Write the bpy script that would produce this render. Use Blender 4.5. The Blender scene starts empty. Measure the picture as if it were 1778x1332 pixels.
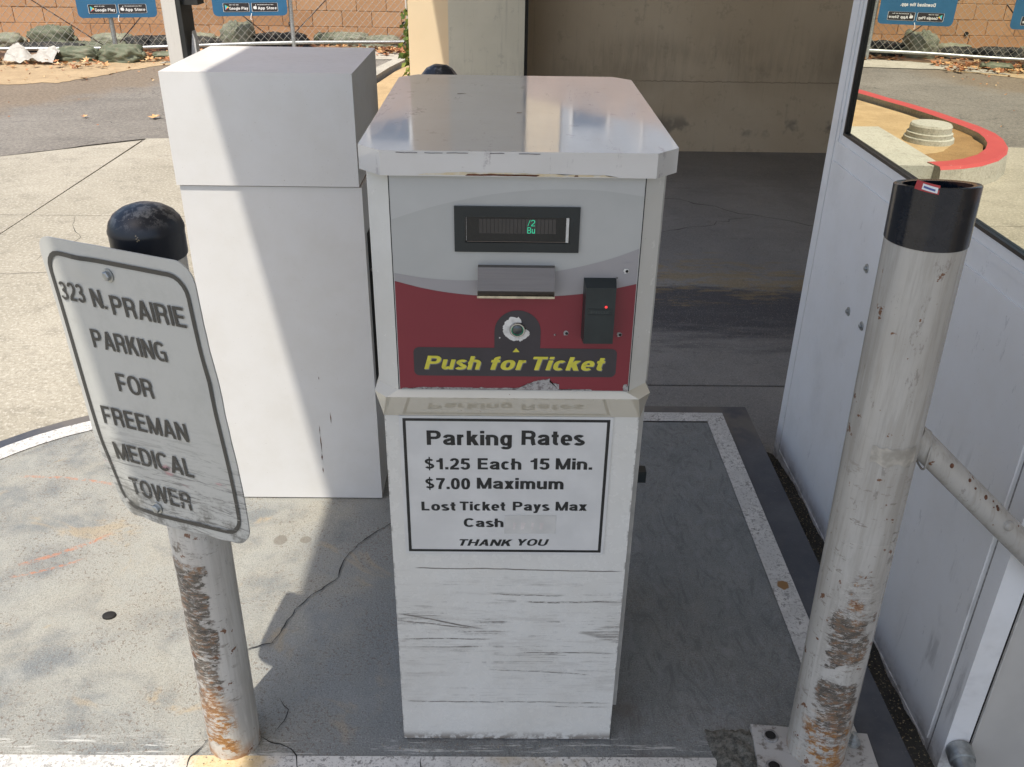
import bpy, bmesh, math, random
from math import sin, cos, pi, radians, hypot, atan2
from mathutils import Vector, Matrix, noise as mnoise
random.seed(11)
S = bpy.context.scene
COL = S.collection

# ------------------------------------------------------------------ camera, light, exposure
cam = bpy.data.cameras.new('camera'); cam_o = bpy.data.objects.new('camera', cam); COL.objects.link(cam_o)
R = Vector((.9999, -.0051, .0136)); U = Vector((-.0096, .472, .8815)); B = R.cross(U).normalized(); U = B.cross(R).normalized(); R.normalize()
m = Matrix(((R.x, U.x, B.x, 0), (R.y, U.y, B.y, 0), (R.z, U.z, B.z, 1.55), (0, 0, 0, 1)))
cam_o.matrix_world = m
cam.sensor_width = 36; cam.lens = 36 * 1560 / 1778; cam.clip_start = .02; cam.clip_end = 3000
S.camera = cam_o
EL, AZX, AZY = radians(66.2), -.366, -.93           # direction to the sun
sd = Vector((AZX * cos(EL), AZY * cos(EL), sin(EL))).normalized()
w = bpy.data.worlds.new('World'); S.world = w; w.use_nodes = True
wn = w.node_tree.nodes; wl = w.node_tree.links; wn.clear()
sky = wn.new('ShaderNodeTexSky'); sky.sky_type = 'NISHITA'; sky.sun_disc = False
sky.sun_elevation = EL; sky.sun_rotation = atan2(sd.x, sd.y)
sky.air_density = 1.0; sky.dust_density = 2.6; sky.ozone_density = .5
bg = wn.new('ShaderNodeBackground'); bg.inputs[1].default_value = .13
wo = wn.new('ShaderNodeOutputWorld'); wl.new(sky.outputs[0], bg.inputs[0]); wl.new(bg.outputs[0], wo.inputs[0])
sun = bpy.data.lights.new('sun', 'SUN'); sun.energy = 3.0; sun.angle = radians(.55); sun.color = (1, .93, .82)
sun_o = bpy.data.objects.new('sun', sun); COL.objects.link(sun_o)
sun_o.rotation_euler = (-sd).to_track_quat('-Z', 'Y').to_euler()
S.view_settings.view_transform = 'Standard'; S.view_settings.look = 'None'
S.view_settings.exposure = .75; S.view_settings.gamma = 1; S.view_settings.use_curve_mapping = False
S.render.engine = 'CYCLES'
S.cycles.max_bounces = 8; S.cycles.diffuse_bounces = 5; S.cycles.glossy_bounces = 5

# ------------------------------------------------------------------ material helper
def s2l(c):
    return tuple(((v / 255) / 12.92 if v / 255 <= .04045 else ((v / 255 + .055) / 1.055) ** 2.4) for v in c)
class NB:
    def __init__(s, name):
        s.m = bpy.data.materials.new(name); s.m.use_nodes = True; s.t = s.m.node_tree; s.n = s.t.nodes; s.l = s.t.links
        s.n.clear(); s.bs = s.n.new('ShaderNodeBsdfPrincipled'); s.o = s.n.new('ShaderNodeOutputMaterial')
        s.l.new(s.bs.outputs[0], s.o.inputs[0]); s.tc = s.n.new('ShaderNodeTexCoord')
    def _set(s, inp, v):
        if hasattr(v, 'is_output') or isinstance(v, bpy.types.NodeSocket): s.l.new(v, inp)
        elif v is not None:
            if isinstance(v, (tuple, list)) and len(v) == 3 and inp.type == 'RGBA': v = (*v, 1)
            inp.default_value = v
    def co(s): return s.tc.outputs['Object']
    def mp(s, scale=(1, 1, 1), loc=(0, 0, 0), rot=(0, 0, 0), vec=None):
        q = s.n.new('ShaderNodeMapping'); q.inputs[1].default_value = loc; q.inputs[2].default_value = rot; q.inputs[3].default_value = scale
        s.l.new(vec or s.co(), q.inputs[0]); return q.outputs[0]
    def noise(s, scale, detail=4, rough=.55, vec=None, dist=0):
        q = s.n.new('ShaderNodeTexNoise'); q.inputs['Scale'].default_value = scale; q.inputs['Detail'].default_value = detail
        q.inputs['Roughness'].default_value = rough; q.inputs['Distortion'].default_value = dist
        s.l.new(vec or s.co(), q.inputs['Vector']); return q.outputs['Fac']
    def vor(s, scale, feature='F1', vec=None, out='Distance'):
        q = s.n.new('ShaderNodeTexVoronoi'); q.feature = feature; q.inputs['Scale'].default_value = scale
        s.l.new(vec or s.co(), q.inputs['Vector']); return q.outputs[out]
    def wave(s, scale, dist=0, vec=None, d='X'):
        q = s.n.new('ShaderNodeTexWave'); q.bands_direction = d; q.inputs['Scale'].default_value = scale; q.inputs['Distortion'].default_value = dist
        s.l.new(vec or s.co(), q.inputs['Vector']); return q.outputs['Fac']
    def ramp(s, f, stops, interp='LINEAR'):
        q = s.n.new('ShaderNodeValToRGB'); s.l.new(f, q.inputs[0]); e = q.color_ramp.elements; q.color_ramp.interpolation = interp
        while len(e) > 1: e.remove(e[-1])
        for i, (p, c) in enumerate(stops):
            el = e[0] if i == 0 else e.new(p)
            el.position = p; el.color = (c, c, c, 1) if isinstance(c, (int, float)) else (*c, 1)
        return q.outputs[0]
    def sm(s, f, a, b, lo=0., hi=1.):
        q = s.n.new('ShaderNodeMapRange'); q.interpolation_type = 'SMOOTHSTEP'; s._set(q.inputs[0], f)
        if a > b: a, b, lo, hi = b, a, hi, lo
        q.inputs[1].default_value = a; q.inputs[2].default_value = b; q.inputs[3].default_value = lo; q.inputs[4].default_value = hi
        return q.outputs[0]
    def ma(s, op, a, b=None, c=None):
        q = s.n.new('ShaderNodeMath'); q.operation = op
        for i, v in enumerate((a, b, c)):
            if v is not None: s._set(q.inputs[i], v)
        return q.outputs[0]
    def mul(s, *a):
        r = a[0]
        for v in a[1:]: r = s.ma('MULTIPLY', r, v)
        return r
    def mx(s, *a):
        r = a[0]
        for v in a[1:]: r = s.ma('MAXIMUM', r, v)
        return r
    def mix(s, f, a, b, mode='MIX'):
        q = s.n.new('ShaderNodeMix'); q.data_type = 'RGBA'; q.blend_type = mode
        s._set(q.inputs[0], f); s._set(q.inputs[6], a); s._set(q.inputs[7], b); return q.outputs[2]
    def xyz(s, vec=None):
        q = s.n.new('ShaderNodeSeparateXYZ'); s.l.new(vec or s.co(), q.inputs[0]); return q.outputs
    def normal(s):
        q = s.n.new('ShaderNodeNewGeometry'); return s.xyz(q.outputs['Normal'])
    def out(s, col, rough=.5, metal=0., bump=None, bs=.3, bd=.002, coat=0., spec=None):
        s._set(s.bs.inputs['Base Color'], col); s._set(s.bs.inputs['Roughness'], rough); s._set(s.bs.inputs['Metallic'], metal)
        if coat: s.bs.inputs['Coat Weight'].default_value = coat; s.bs.inputs['Coat Roughness'].default_value = .05
        if spec is not None: s.bs.inputs['Specular IOR Level'].default_value = spec
        if bump is not None:
            q = s.n.new('ShaderNodeBump'); q.inputs['Strength'].default_value = bs; q.inputs['Distance'].default_value = bd
            s.l.new(bump, q.inputs['Height']); s.l.new(q.outputs[0], s.bs.inputs['Normal'])
        return s.m

def plain(name, col, rough=.5, metal=0., var=.12, sc=30, bump=.0):
    b = NB(name); n = b.noise(sc, 4)
    c = b.mix(b.sm(n, .35, .7), tuple(v * (1 - var) for v in col), tuple(min(1, v * (1 + var)) for v in col))
    return b.out(c, rough, metal, bump=n if bump else None, bs=bump)

# ------------------------------------------------------------------ mesh helpers
def link(name, me, parent=None, mats=None):
    o = bpy.data.objects.new(name, me); COL.objects.link(o)
    if parent is not None: o.parent = parent
    if mats is not None:
        for q in (mats if isinstance(mats, (list, tuple)) else [mats]): me.materials.append(q)
    return o
def fin(bm, name, mt, parent=None, smooth=False, bevel=0, seg=2, auto=None):
    if bevel:
        es = [e for e in bm.edges if len(e.link_faces) == 2 and e.calc_face_angle(0) > .5]
        bmesh.ops.bevel(bm, geom=es, offset=bevel, segments=seg, profile=.5, affect='EDGES', clamp_overlap=True)
    bmesh.ops.recalc_face_normals(bm, faces=bm.faces)
    me = bpy.data.meshes.new(name); bm.to_mesh(me); bm.free()
    if smooth:
        me.polygons.foreach_set('use_smooth', [True] * len(me.polygons))
        if auto is not None: me.set_sharp_from_angle(angle=radians(auto))
    return link(name, me, parent, mt)
def box(bm, x0, x1, y0, y1, z0, z1):
    v = [bm.verts.new((x, y, z)) for z in (z0, z1) for x, y in ((x0, y0), (x1, y0), (x1, y1), (x0, y1))]
    for f in ((3, 2, 1, 0), (4, 5, 6, 7), (0, 1, 5, 4), (1, 2, 6, 5), (2, 3, 7, 6), (3, 0, 4, 7)): bm.faces.new([v[i] for i in f])
    return v
def mbox(name, x0, x1, y0, y1, z0, z1, mt, parent=None, bevel=0, seg=2):
    bm = bmesh.new(); box(bm, x0, x1, y0, y1, z0, z1); return fin(bm, name, mt, parent, bevel=bevel, seg=seg, smooth=bevel > 0, auto=35)
def prism(bm, pts, z0, z1, top=None):
    a = [bm.verts.new((x, y, z0)) for x, y in pts]; b = [bm.verts.new((x, y, z1)) for x, y in (top or pts)]
    n = len(pts); bm.faces.new(a[::-1]); bm.faces.new(b)
    for i in range(n): bm.faces.new((a[i], a[(i + 1) % n], b[(i + 1) % n], b[i]))
    return a, b
def tube(bm, p0, p1, r, seg=12, r1=None, caps=True):
    p0, p1 = Vector(p0), Vector(p1); d = (p1 - p0).normalized(); a = d.orthogonal().normalized(); b = d.cross(a); r1 = r if r1 is None else r1
    A = [bm.verts.new(p0 + (a * cos(t) + b * sin(t)) * r) for t in (2 * pi * i / seg for i in range(seg))]
    Bv = [bm.verts.new(p1 + (a * cos(t) + b * sin(t)) * r1) for t in (2 * pi * i / seg for i in range(seg))]
    for i in range(seg): bm.faces.new((A[i], A[(i + 1) % seg], Bv[(i + 1) % seg], Bv[i]))
    if caps: bm.faces.new(A[::-1]); bm.faces.new(Bv)
def path_tube(bm, pts, r, seg=8):
    pts = [Vector(p) for p in pts]; rings = []
    for i, p in enumerate(pts):
        d = (pts[min(i + 1, len(pts) - 1)] - pts[max(i - 1, 0)]).normalized()
        a = d.cross(Vector((0, 0, 1)) if abs(d.z) < .9 else Vector((1, 0, 0))).normalized(); b = d.cross(a)
        rings.append([bm.verts.new(p + (a * cos(t) + b * sin(t)) * r) for t in (2 * pi * k / seg for k in range(seg))])
    for i in range(len(rings) - 1):
        for k in range(seg): bm.faces.new((rings[i][k], rings[i][(k + 1) % seg], rings[i + 1][(k + 1) % seg], rings[i + 1][k]))
    bm.faces.new(rings[0][::-1]); bm.faces.new(rings[-1])
def lathe(bm, prof, seg=40, M=None, cap0=True, cap1=True):
    M = M or Matrix.Identity(4); rings = []
    for r, z in prof: rings.append([bm.verts.new(M @ Vector((r * cos(2 * pi * k / seg), r * sin(2 * pi * k / seg), z))) for k in range(seg)])
    for i in range(len(rings) - 1):
        for k in range(seg): bm.faces.new((rings[i][k], rings[i][(k + 1) % seg], rings[i + 1][(k + 1) % seg], rings[i + 1][k]))
    if cap0: bm.faces.new(rings[0][::-1])
    if cap1: bm.faces.new(rings[-1])
def sheet(name, pts, z, mt, parent=None, rag=0, step=.05, kind='structure'):
    """flat polygon, edges optionally ragged"""
    P = []
    n = len(pts)
    for i in range(n):
        a, b = Vector(pts[i]), Vector(pts[(i + 1) % n]); k = max(1, int((b - a).length / step)) if rag else 1
        for j in range(k):
            p = a.lerp(b, j / k)
            if rag:
                q = mnoise.noise_vector(Vector((p.x * 3, p.y * 3, z * 50))) * rag + mnoise.noise_vector(Vector((p.x * 14, p.y * 14, 1))) * rag * .4; p = Vector((p.x + q.x, p.y + q.y))
            P.append(p)
    bm = bmesh.new(); f = bm.faces.new([bm.verts.new((p.x, p.y, z)) for p in P]); bmesh.ops.triangulate(bm, faces=[f])
    for f in bm.faces:
        f.normal_update()
        if f.normal.z < 0: f.normal_flip()
    me = bpy.data.meshes.new(name); bm.to_mesh(me); bm.free(); o = link(name, me, parent, mt)
    if parent is None and kind: o['kind'] = kind
    return o
def tag(o, label, cat, group=None):
    o['label'] = label; o['category'] = cat
    if group: o['group'] = group
    return o
def empty(name, loc, label, cat, group=None):
    o = bpy.data.objects.new(name, None); COL.objects.link(o); o.location = loc; o.empty_display_size = .1; tag(o, label, cat, group); return o
def reparent(o, root):
    """mesh written in world coordinates: keep it there under a root that sits at its own base"""
    o.parent = root; me = o.data; me.transform(Matrix.Translation(-Vector(root.location))); return o
def rough_surface(bm): pass

# ------------------------------------------------------------------ a plain grotesque alphabet built from strokes
GT, GH, GX = .225, .180, .735           # stem, bar, x-height (cap height = 1)
def _arc(cx, cy, rx, ry, a0, a1, n=14, p=2.35):
    o = []
    for k in range(n + 1):
        t = radians(a0 + (a1 - a0) * k / n); c, s_ = cos(t), sin(t)
        o.append((cx + rx * math.copysign(abs(c) ** (2 / p), c), cy + ry * math.copysign(abs(s_) ** (2 / p), s_)))
    return o
def glyph(ch):
    """list of polygons (convex quads) and the advance"""
    t, h, X = GT, GH, GX; q = []
    def Rr(x0, y0, x1, y1): q.append([(x0, y0), (x1, y0), (x1, y1), (x0, y1)])
    def D(x0, y0, x1, y1, k=1.): w_ = t * k / 2 * hypot(x1 - x0, y1 - y0) / abs(y1 - y0); q.append([(x0 - w_, y0), (x0 + w_, y0), (x1 + w_, y1), (x1 - w_, y1)])
    def P(pts, closed=False):
        n = len(pts); L = []
        for i in range(n):
            a = pts[i - 1] if (i or closed) else pts[0]; b_ = pts[(i + 1) % n] if (i < n - 1 or closed) else pts[-1]
            dx, dy = b_[0] - a[0], b_[1] - a[1]; l = hypot(dx, dy) or 1; nx_, ny_ = -dy / l, dx / l
            L.append(((pts[i][0] + nx_ * t / 2, pts[i][1] + ny_ * h / 2), (pts[i][0] - nx_ * t / 2, pts[i][1] - ny_ * h / 2)))
        for i in range(n if closed else n - 1): j = (i + 1) % n; q.append([L[i][0], L[j][0], L[j][1], L[i][1]])
    def O(cx, cy, rx, ry): P(_arc(cx, cy, rx, ry, 0, 360, 40)[:-1], True)
    a, b_, u = t / 2, h / 2, .09
    def dot(x, y): Rr(x - t * .52, y, x + t * .52, y + t * .98)
    if ch == ' ': return q, .30
    if ch in 'PR':
        Rr(0, 0, t, 1); Rr(t, 1 - h, .42, 1); Rr(t, .40, .42, .40 + h); P(_arc(.42, .70 - .0, .22, .30 - b_, 90, -90))
        if ch == 'R': P([(.40, .40 + b_)] + _arc(.42, .30, .19, .18, 80, 10, 6) + [(.625, .12), (.68, .0)])
        return q, .78
    if ch == 'E': Rr(0, 0, t, 1); Rr(t, 0, .66, h); Rr(t, 1 - h, .65, 1); Rr(t, .5 - b_ + .02, .61, .5 + b_ + .02); return q, .70
    if ch == 'F': Rr(0, 0, t, 1); Rr(t, 1 - h, .62, 1); Rr(t, .48 - b_, .56, .48 + b_); return q, .65
    if ch == 'L': Rr(0, 0, t, 1); Rr(t, 0, .58, h); return q, .62
    if ch == 'I': Rr(0, 0, t, 1); return q, t
    if ch == 'T': Rr(0, 1 - h, .70, 1); Rr(.35 - a, 0, .35 + a, 1 - h); return q, .70
    if ch == 'H': Rr(0, 0, t, 1); Rr(.56, 0, .56 + t, 1); Rr(t, .5 - b_, .56, .5 + b_); return q, .56 + t
    if ch == 'N': Rr(0, 0, t, 1); Rr(.56, 0, .56 + t, 1); D(.56 + a, 0, a, 1); return q, .56 + t
    if ch == 'M': Rr(0, 0, t * .95, 1); Rr(.72, 0, .72 + t * .95, 1); D(.458, 0, a, 1, .9); D(.458, 0, .72 + a, 1, .9); return q, .72 + t
    if ch == 'A': D(a, 0, .40, 1); D(.80 - a, 0, .40, 1); Rr(.22, .22, .58, .22 + h * .95); return q, .80
    if ch == 'V': D(.38, 0, a, 1); D(.38, 0, .76 - a, 1); return q, .76
    if ch == 'W': D(.28, 0, a, 1, .9); D(.28, 0, .54, 1, .9); D(.80, 0, .54, 1, .9); D(.80, 0, 1.08 - a, 1, .9); return q, 1.08
    if ch == 'K': Rr(0, 0, t, 1); D(.16, .34, .60, 1, 1.05); D(.65, 0, .36, .62, 1.05); return q, .76
    if ch == 'Y': Rr(.38 - a, 0, .38 + a, .42); D(.38, .38, a, 1); D(.38, .38, .76 - a, 1); return q, .76
    if ch == 'O': O(.42, .5, .42 - a, .51 - b_ + .01); return q, .84
    if ch == 'U': Rr(0, .35, t, 1); Rr(.56, .35, .56 + t, 1); P(_arc(.28 + a, .35, .28, .36 - b_, 180, 360)); return q, .56 + t
    if ch == 'C': P(_arc(.41, .5, .41 - a, .51 - b_, 42, 318, 30)); return q, .80
    if ch == 'G': P(_arc(.42, .5, .42 - a, .51 - b_, 44, 300, 28)); Rr(.43, .40, .80, .40 + h * .9); Rr(.80 - t * .9, .0, .80, .42); return q, .80
    if ch == 'D': Rr(0, 0, t, 1); Rr(t, 0, .34, h); Rr(t, 1 - h, .34, 1); P(_arc(.34, .5, .32, .5 - b_, 90, -90, 20)); return q, .34 + .32 + a + .02
    if ch == 'B': Rr(0, 0, t, 1); Rr(t, 1 - h, .40, 1); Rr(t, 0, .42, h); Rr(t, .52 - b_, .42, .52 + b_); P(_arc(.40, .76, .17, .24 - b_, 90, -90)); P(_arc(.42, .26, .19, .26 - b_, 90, -90)); return q, .72
    if ch == 'S': P(_arc(.35, .73, .24, .27 - b_, 25, 250, 18, 2.1) + _arc(.35, .265, .255, .27 - b_, 80, -158, 20, 2.1)); return q, .72
    if ch == 'X': D(a, 0, .70 - a, 1); D(.70 - a, 0, a, 1); return q, .7
    # lower case
    if ch == 'a':
        P([(.09, .50)] + _arc(.30, .50, .20, X - .50 - b_, 165, 20, 10) + [(.50, .46), (.50, .14), (.53, 0)]); P([(.50, .42), (.32, .385)] + _arc(.27, .215, .17, .215 - b_ + .0, 100, 300, 14) + [(.42, .10), (.50, .2)]); return q, .63
    if ch in 'bdpqg':
        fl = ch in 'dqg'; cx = .31; O(cx, X / 2, .31 - a, X / 2 - b_ + .01); sx = .62 - t if fl else 0
        if ch in 'bd': Rr(sx, 0, sx + t, 1)
        elif ch in 'pq': Rr(sx, -.27, sx + t, X)
        else: Rr(sx, .0, sx + t, X); P([(sx + a, .02)] + _arc(cx, -.02, sx + a - cx, .25 - b_, 0, -155, 14)); 
        return q, .62
    if ch == 'c': P(_arc(.30, X / 2, .30 - a, X / 2 - b_ + .01, 48, 312, 24)); return q, .57
    if ch == 'e': P(_arc(.31, X / 2, .31 - a, X / 2 - b_ + .01, 0, 315, 30)); Rr(.1, X / 2 - b_ * .8, .6, X / 2 + b_ * .6); return q, .61
    if ch == 'f': P([(.22, 0), (.22, .70)] + _arc(.40, .80, .18, .2 - b_, 180, 95, 8)); Rr(.02, X - h, .42, X); return q, .43
    if ch in 'hnmru':
        if ch == 'u': Rr(.42 - 0, 0, .42 + t, X); P([(a, X), (a, .3)] + _arc(.26 + .0, .28, .26 - a, .28 - b_ + .01, 180, 270, 8) + [(.42, .17)]); return q, .42 + t
        Rr(0, 0, t, 1 if ch == 'h' else X)
        if ch == 'r': P([(a, .40)] + _arc(.36, .42, .26, X - .42 - b_, 170, 92, 8)); return q, .42
        if ch == 'm':
            for o in (0, .37): P([(o + a, .40)] + _arc(o + .30, .42, .37 - .30 + a, X - .42 - b_ + .01, 175, 0, 12)[1:] + [(o + .37 + a, 0)])
            return q, .74 + t
        P([(a, .40)] + _arc(.29, .44, .42 + a - .29, X - .44 - b_ + .01, 165, 0, 12) + [(.42 + a, 0)]); return q, .42 + t
    if ch == 'i': Rr(0, 0, t, X); Rr(0, 1 - h, t, 1); return q, t
    if ch == 'l': Rr(0, 0, t, 1); return q, t
    if ch == 'k': Rr(0, 0, t, 1); D(.14, .24, .46, X, 1.05); D(.52, 0, .30, .46, 1.05); return q, .61
    if ch == 'o': O(.32, X / 2, .32 - a, X / 2 - b_ + .01); return q, .64
    if ch == 's': P(_arc(.28, X * .73, .18, X * .27 - b_ + .005, 25, 250, 16, 2.1) + _arc(.28, X * .265, .20, X * .27 - b_ + .01, 80, -158, 16, 2.1)); return q, .56
    if ch == 't': P([(.19, .95), (.19, .26)] + _arc(.33, .22, .14, .22 - b_, 180, 280, 8)); Rr(.0, X - h, .38, X); return q, .40
    if ch == 'w': D(.22, 0, a * .9, X, .85); D(.22, 0, .42, X, .85); D(.62, 0, .42, X, .85); D(.62, 0, .84 - a * .9, X, .85); return q, .84
    if ch == 'x': D(a, 0, .58 - a, X, 1.05); D(.58 - a, 0, a, X, 1.05); return q, .58
    if ch == 'y': D(.30, .04, a, X); D(.20, -.24, .60 - a, X); P([(.03, -.27 + b_), (.12, -.27 + b_), (.22, -.18)]); return q, .60
    if ch == 'v': D(.30, 0, a, X); D(.30, 0, .60 - a, X); return q, .6
    # figures
    if ch == '1': Rr(.22, 0, .22 + t, 1); q.append([(.0, .66), (.0, .80), (.22, .86), (.22, .66)]); q.append([(.06, .80), (.16, .84), (.27, 1), (.22, .8)]); return q, .50
    if ch == '2': P(_arc(.31, .71, .31 - a, .30 - b_, 170, -25, 16) + [(.40, .42), (.14, .20), (.12, .06)]); Rr(.01, 0, .62, h); return q, .64
    if ch == '3': P(_arc(.30, .745, .20, .255 - b_, 165, -85, 14) ); P(_arc(.30, .27, .225, .28 - b_, 88, -165, 18)); Rr(.22, .52 - b_, .34, .52 + b_); return q, .64
    if ch == '5': Rr(.09, 1 - h, .60, 1); P([(.16, .95), (.12, .50)]); P([(.13, .52)] + _arc(.30, .33, .22, .34 - b_, 115, -160, 20)); return q, .64
    if ch == '7': Rr(0, 1 - h, .62, 1); P([(.54, .93), (.36, .56), (.27, .26), (.25, 0)]); return q, .64
    if ch == '0': O(.32, .5, .32 - a, .51 - b_ + .005); return q, .64
    if ch == '.': Rr(0, 0, t, t * .95); return q, t
    if ch == '/': D(.04, 0, .40, 1, .6); return q, .44
    if ch == '$': q2, w_ = glyph('S'); k = .88; q.extend([[(x * k, y * k + .06) for x, y in pl] for pl in q2]); Rr(.35 * k - .045, -.09, .35 * k + .045, 1.10); return q, .68
    return q, .5
def text_polys(body, shear=0., space=.095):
    x = 0; out = []
    for ch in body:
        q, w_ = glyph(ch)
        out.append([[(px_ + x + shear * py_, py_) for px_, py_ in pl] for pl in q]); x += w_ + space
    return out
def lettering(body, O, Rv, Uv, x0, x1, base, cap, mt, parent, name='lettering', shear=0., off=.0, space=.095, warp=None, lift=0., wt=None):
    global GT, GH
    g0 = (GT, GH)
    if wt: GT, GH = wt
    L = text_polys(body, shear, space); GT, GH = g0; xs = [p[0] for g in L for pl in g for p in pl]; a, b_ = min(xs), max(xs); k = (x1 - x0) / (b_ - a)
    O, Rv, Uv = Vector(O), Vector(Rv), Vector(Uv); N = Rv.cross(Uv); bm = bmesh.new()
    for g in L:
        for i, pl in enumerate(g):
            vs = []
            for px_, py_ in pl:
                u, v = x0 + (px_ - a) * k, base + py_ * cap
                vs.append(bm.verts.new(O + Rv * u + Uv * v + N * ((warp(u, v) if warp else 0) + lift + (i % 7) * .00003)))
            f = bm.faces.new(vs); f.normal_update()
            if f.normal.dot(N) < 0: f.normal_flip()
    me = bpy.data.meshes.new(name); bm.to_mesh(me); bm.free(); return link(name, me, parent, mt)
def plate(pts, O, Rv, Uv, lift, mt, parent, name, warp=None, hole=None):
    """flat polygon (list of (u,v)) on a plane"""
    O, Rv, Uv = Vector(O), Vector(Rv), Vector(Uv); N = Rv.cross(Uv); bm = bmesh.new()
    f3 = lambda p: O + Rv * p[0] + Uv * p[1] + N * (lift + (warp(*p) if warp else 0))
    if hole:
        A = [bm.verts.new(f3(p)) for p in pts]; Bv = [bm.verts.new(f3(p)) for p in hole]; n = len(pts)
        for i in range(n): bm.faces.new((A[i], A[(i + 1) % n], Bv[(i + 1) % n], Bv[i]))
    else:
        f = bm.faces.new([bm.verts.new(f3(p)) for p in pts]); bmesh.ops.triangulate(bm, faces=[f])
    for f in bm.faces:
        f.normal_update()
        if f.normal.dot(N) < 0: f.normal_flip()
    me = bpy.data.meshes.new(name); bm.to_mesh(me); bm.free(); return link(name, me, parent, mt)
def rrect(x0, x1, z0, z1, r, n=6):
    P = []
    for cx, cz, a in ((x1 - r, z1 - r, 0), (x0 + r, z1 - r, 90), (x0 + r, z0 + r, 180), (x1 - r, z0 + r, 270)):
        for k in range(n + 1): t = radians(a + 90 * k / n); P.append((cx + r * cos(t), cz + r * sin(t)))
    return P
def copy_tree(o, parent=None):
    c = o.copy(); COL.objects.link(c)
    if parent is not None: c.parent = parent
    for ch in list(o.children): copy_tree(ch, c)
    return c

# ------------------------------------------------------------------ materials
def m_asphalt():
    b = NB('asphalt'); v = b.co(); x, y, z = b.xyz()
    sp = b.noise(260, 3, .7); pat = b.noise(1.1, 6, .6, dist=.6); fine = b.noise(38, 5, .65)
    c = b.mix(b.sm(pat, .3, .72), (.150, .137, .118), (.225, .208, .18))
    c = b.mix(b.mul(b.sm(fine, .48, .62), .6), c, (.29, .265, .225)); c = b.mix(b.mul(b.sm(fine, .46, .36), .6), c, (.09, .083, .074)); c = b.mix(b.mul(b.sm(b.noise(3.2, 6, .7, vec=b.mp((.35, 1.5, 1))), .5, .68), .4), c, (.085, .08, .073))
    c = b.mix(b.mul(b.sm(sp, .54, .66), .75), c, (.32, .29, .25))
    c = b.mix(b.mul(b.sm(sp, .47, .36), .75), c, (.04, .038, .036))
    cr = b.vor(1.1, 'DISTANCE_TO_EDGE', vec=None)
    q = b.n.new('ShaderNodeVectorMath'); q.operation = 'MULTIPLY_ADD'
    nn = b.n.new('ShaderNodeTexNoise'); nn.inputs['Scale'].default_value = 5; nn.inputs['Detail'].default_value = 6
    b.l.new(b.co(), nn.inputs['Vector']); b.l.new(nn.outputs['Color'], q.inputs[0]); q.inputs[1].default_value = (.25, .25, .25); b.l.new(b.co(), q.inputs[2])
    cr = b.vor(1.3, 'DISTANCE_TO_EDGE', vec=q.outputs[0])
    c = b.mix(b.mul(b.sm(cr, .006, .0015), b.sm(b.noise(.8, 2), .48, .6), .8), c, (.03, .028, .026))
    # brown earth washed over the far edge of the road
    edge = b.ma('ADD', b.ma('SUBTRACT', y, 8.2), b.ma('MULTIPLY', b.ma('ADD', x, 4.0), -1.5))
    ef = b.sm(b.ma('ADD', edge, b.ma('MULTIPLY', b.noise(2.2, 6, .65), 2.6)), 1.5, 2.6)
    ef = b.mul(ef, b.sm(x, -2.6, -3.4))
    c = b.mix(b.mul(ef, .8), c, b.mix(b.sm(fine, .4, .6), (.15, .115, .08), (.22, .17, .115)))
    return b.out(c, .88, bump=b.ma('ADD', sp, b.ma('MULTIPLY', fine, .7)), bs=.55, bd=.004)
def m_concrete(name='concrete', a=(.285, .262, .205), bb=(.38, .352, .285), dark=0.):
    b = NB(name); big = b.noise(.9, 6, .62, dist=.5); mid = b.noise(9, 6, .65); sp = b.noise(170, 3, .7); g = b.noise(60, 4, .7)
    c = b.mix(b.sm(big, .3, .7), a, bb)
    c = b.mix(b.mul(b.sm(mid, .5, .68), .4), c, tuple(v * .6 for v in a))
    c = b.mix(b.mul(b.sm(sp, .54, .66), .6), c, (.17, .145, .115))
    c = b.mix(b.mul(b.sm(g, .47, .38), .6), c, (.52, .49, .42)); c = b.mix(b.mul(b.sm(g, .54, .64), .40), c, (.18, .158, .12))
    # oily grime where cars stand
    c = b.mix(b.mul(b.sm(b.noise(2.6, 5, .7), .56, .75), .35), c, (.14, .125, .1))
    return b.out(c, .85, bump=b.ma('ADD', b.ma('MULTIPLY', sp, .8), g), bs=.5, bd=.003)
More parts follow.
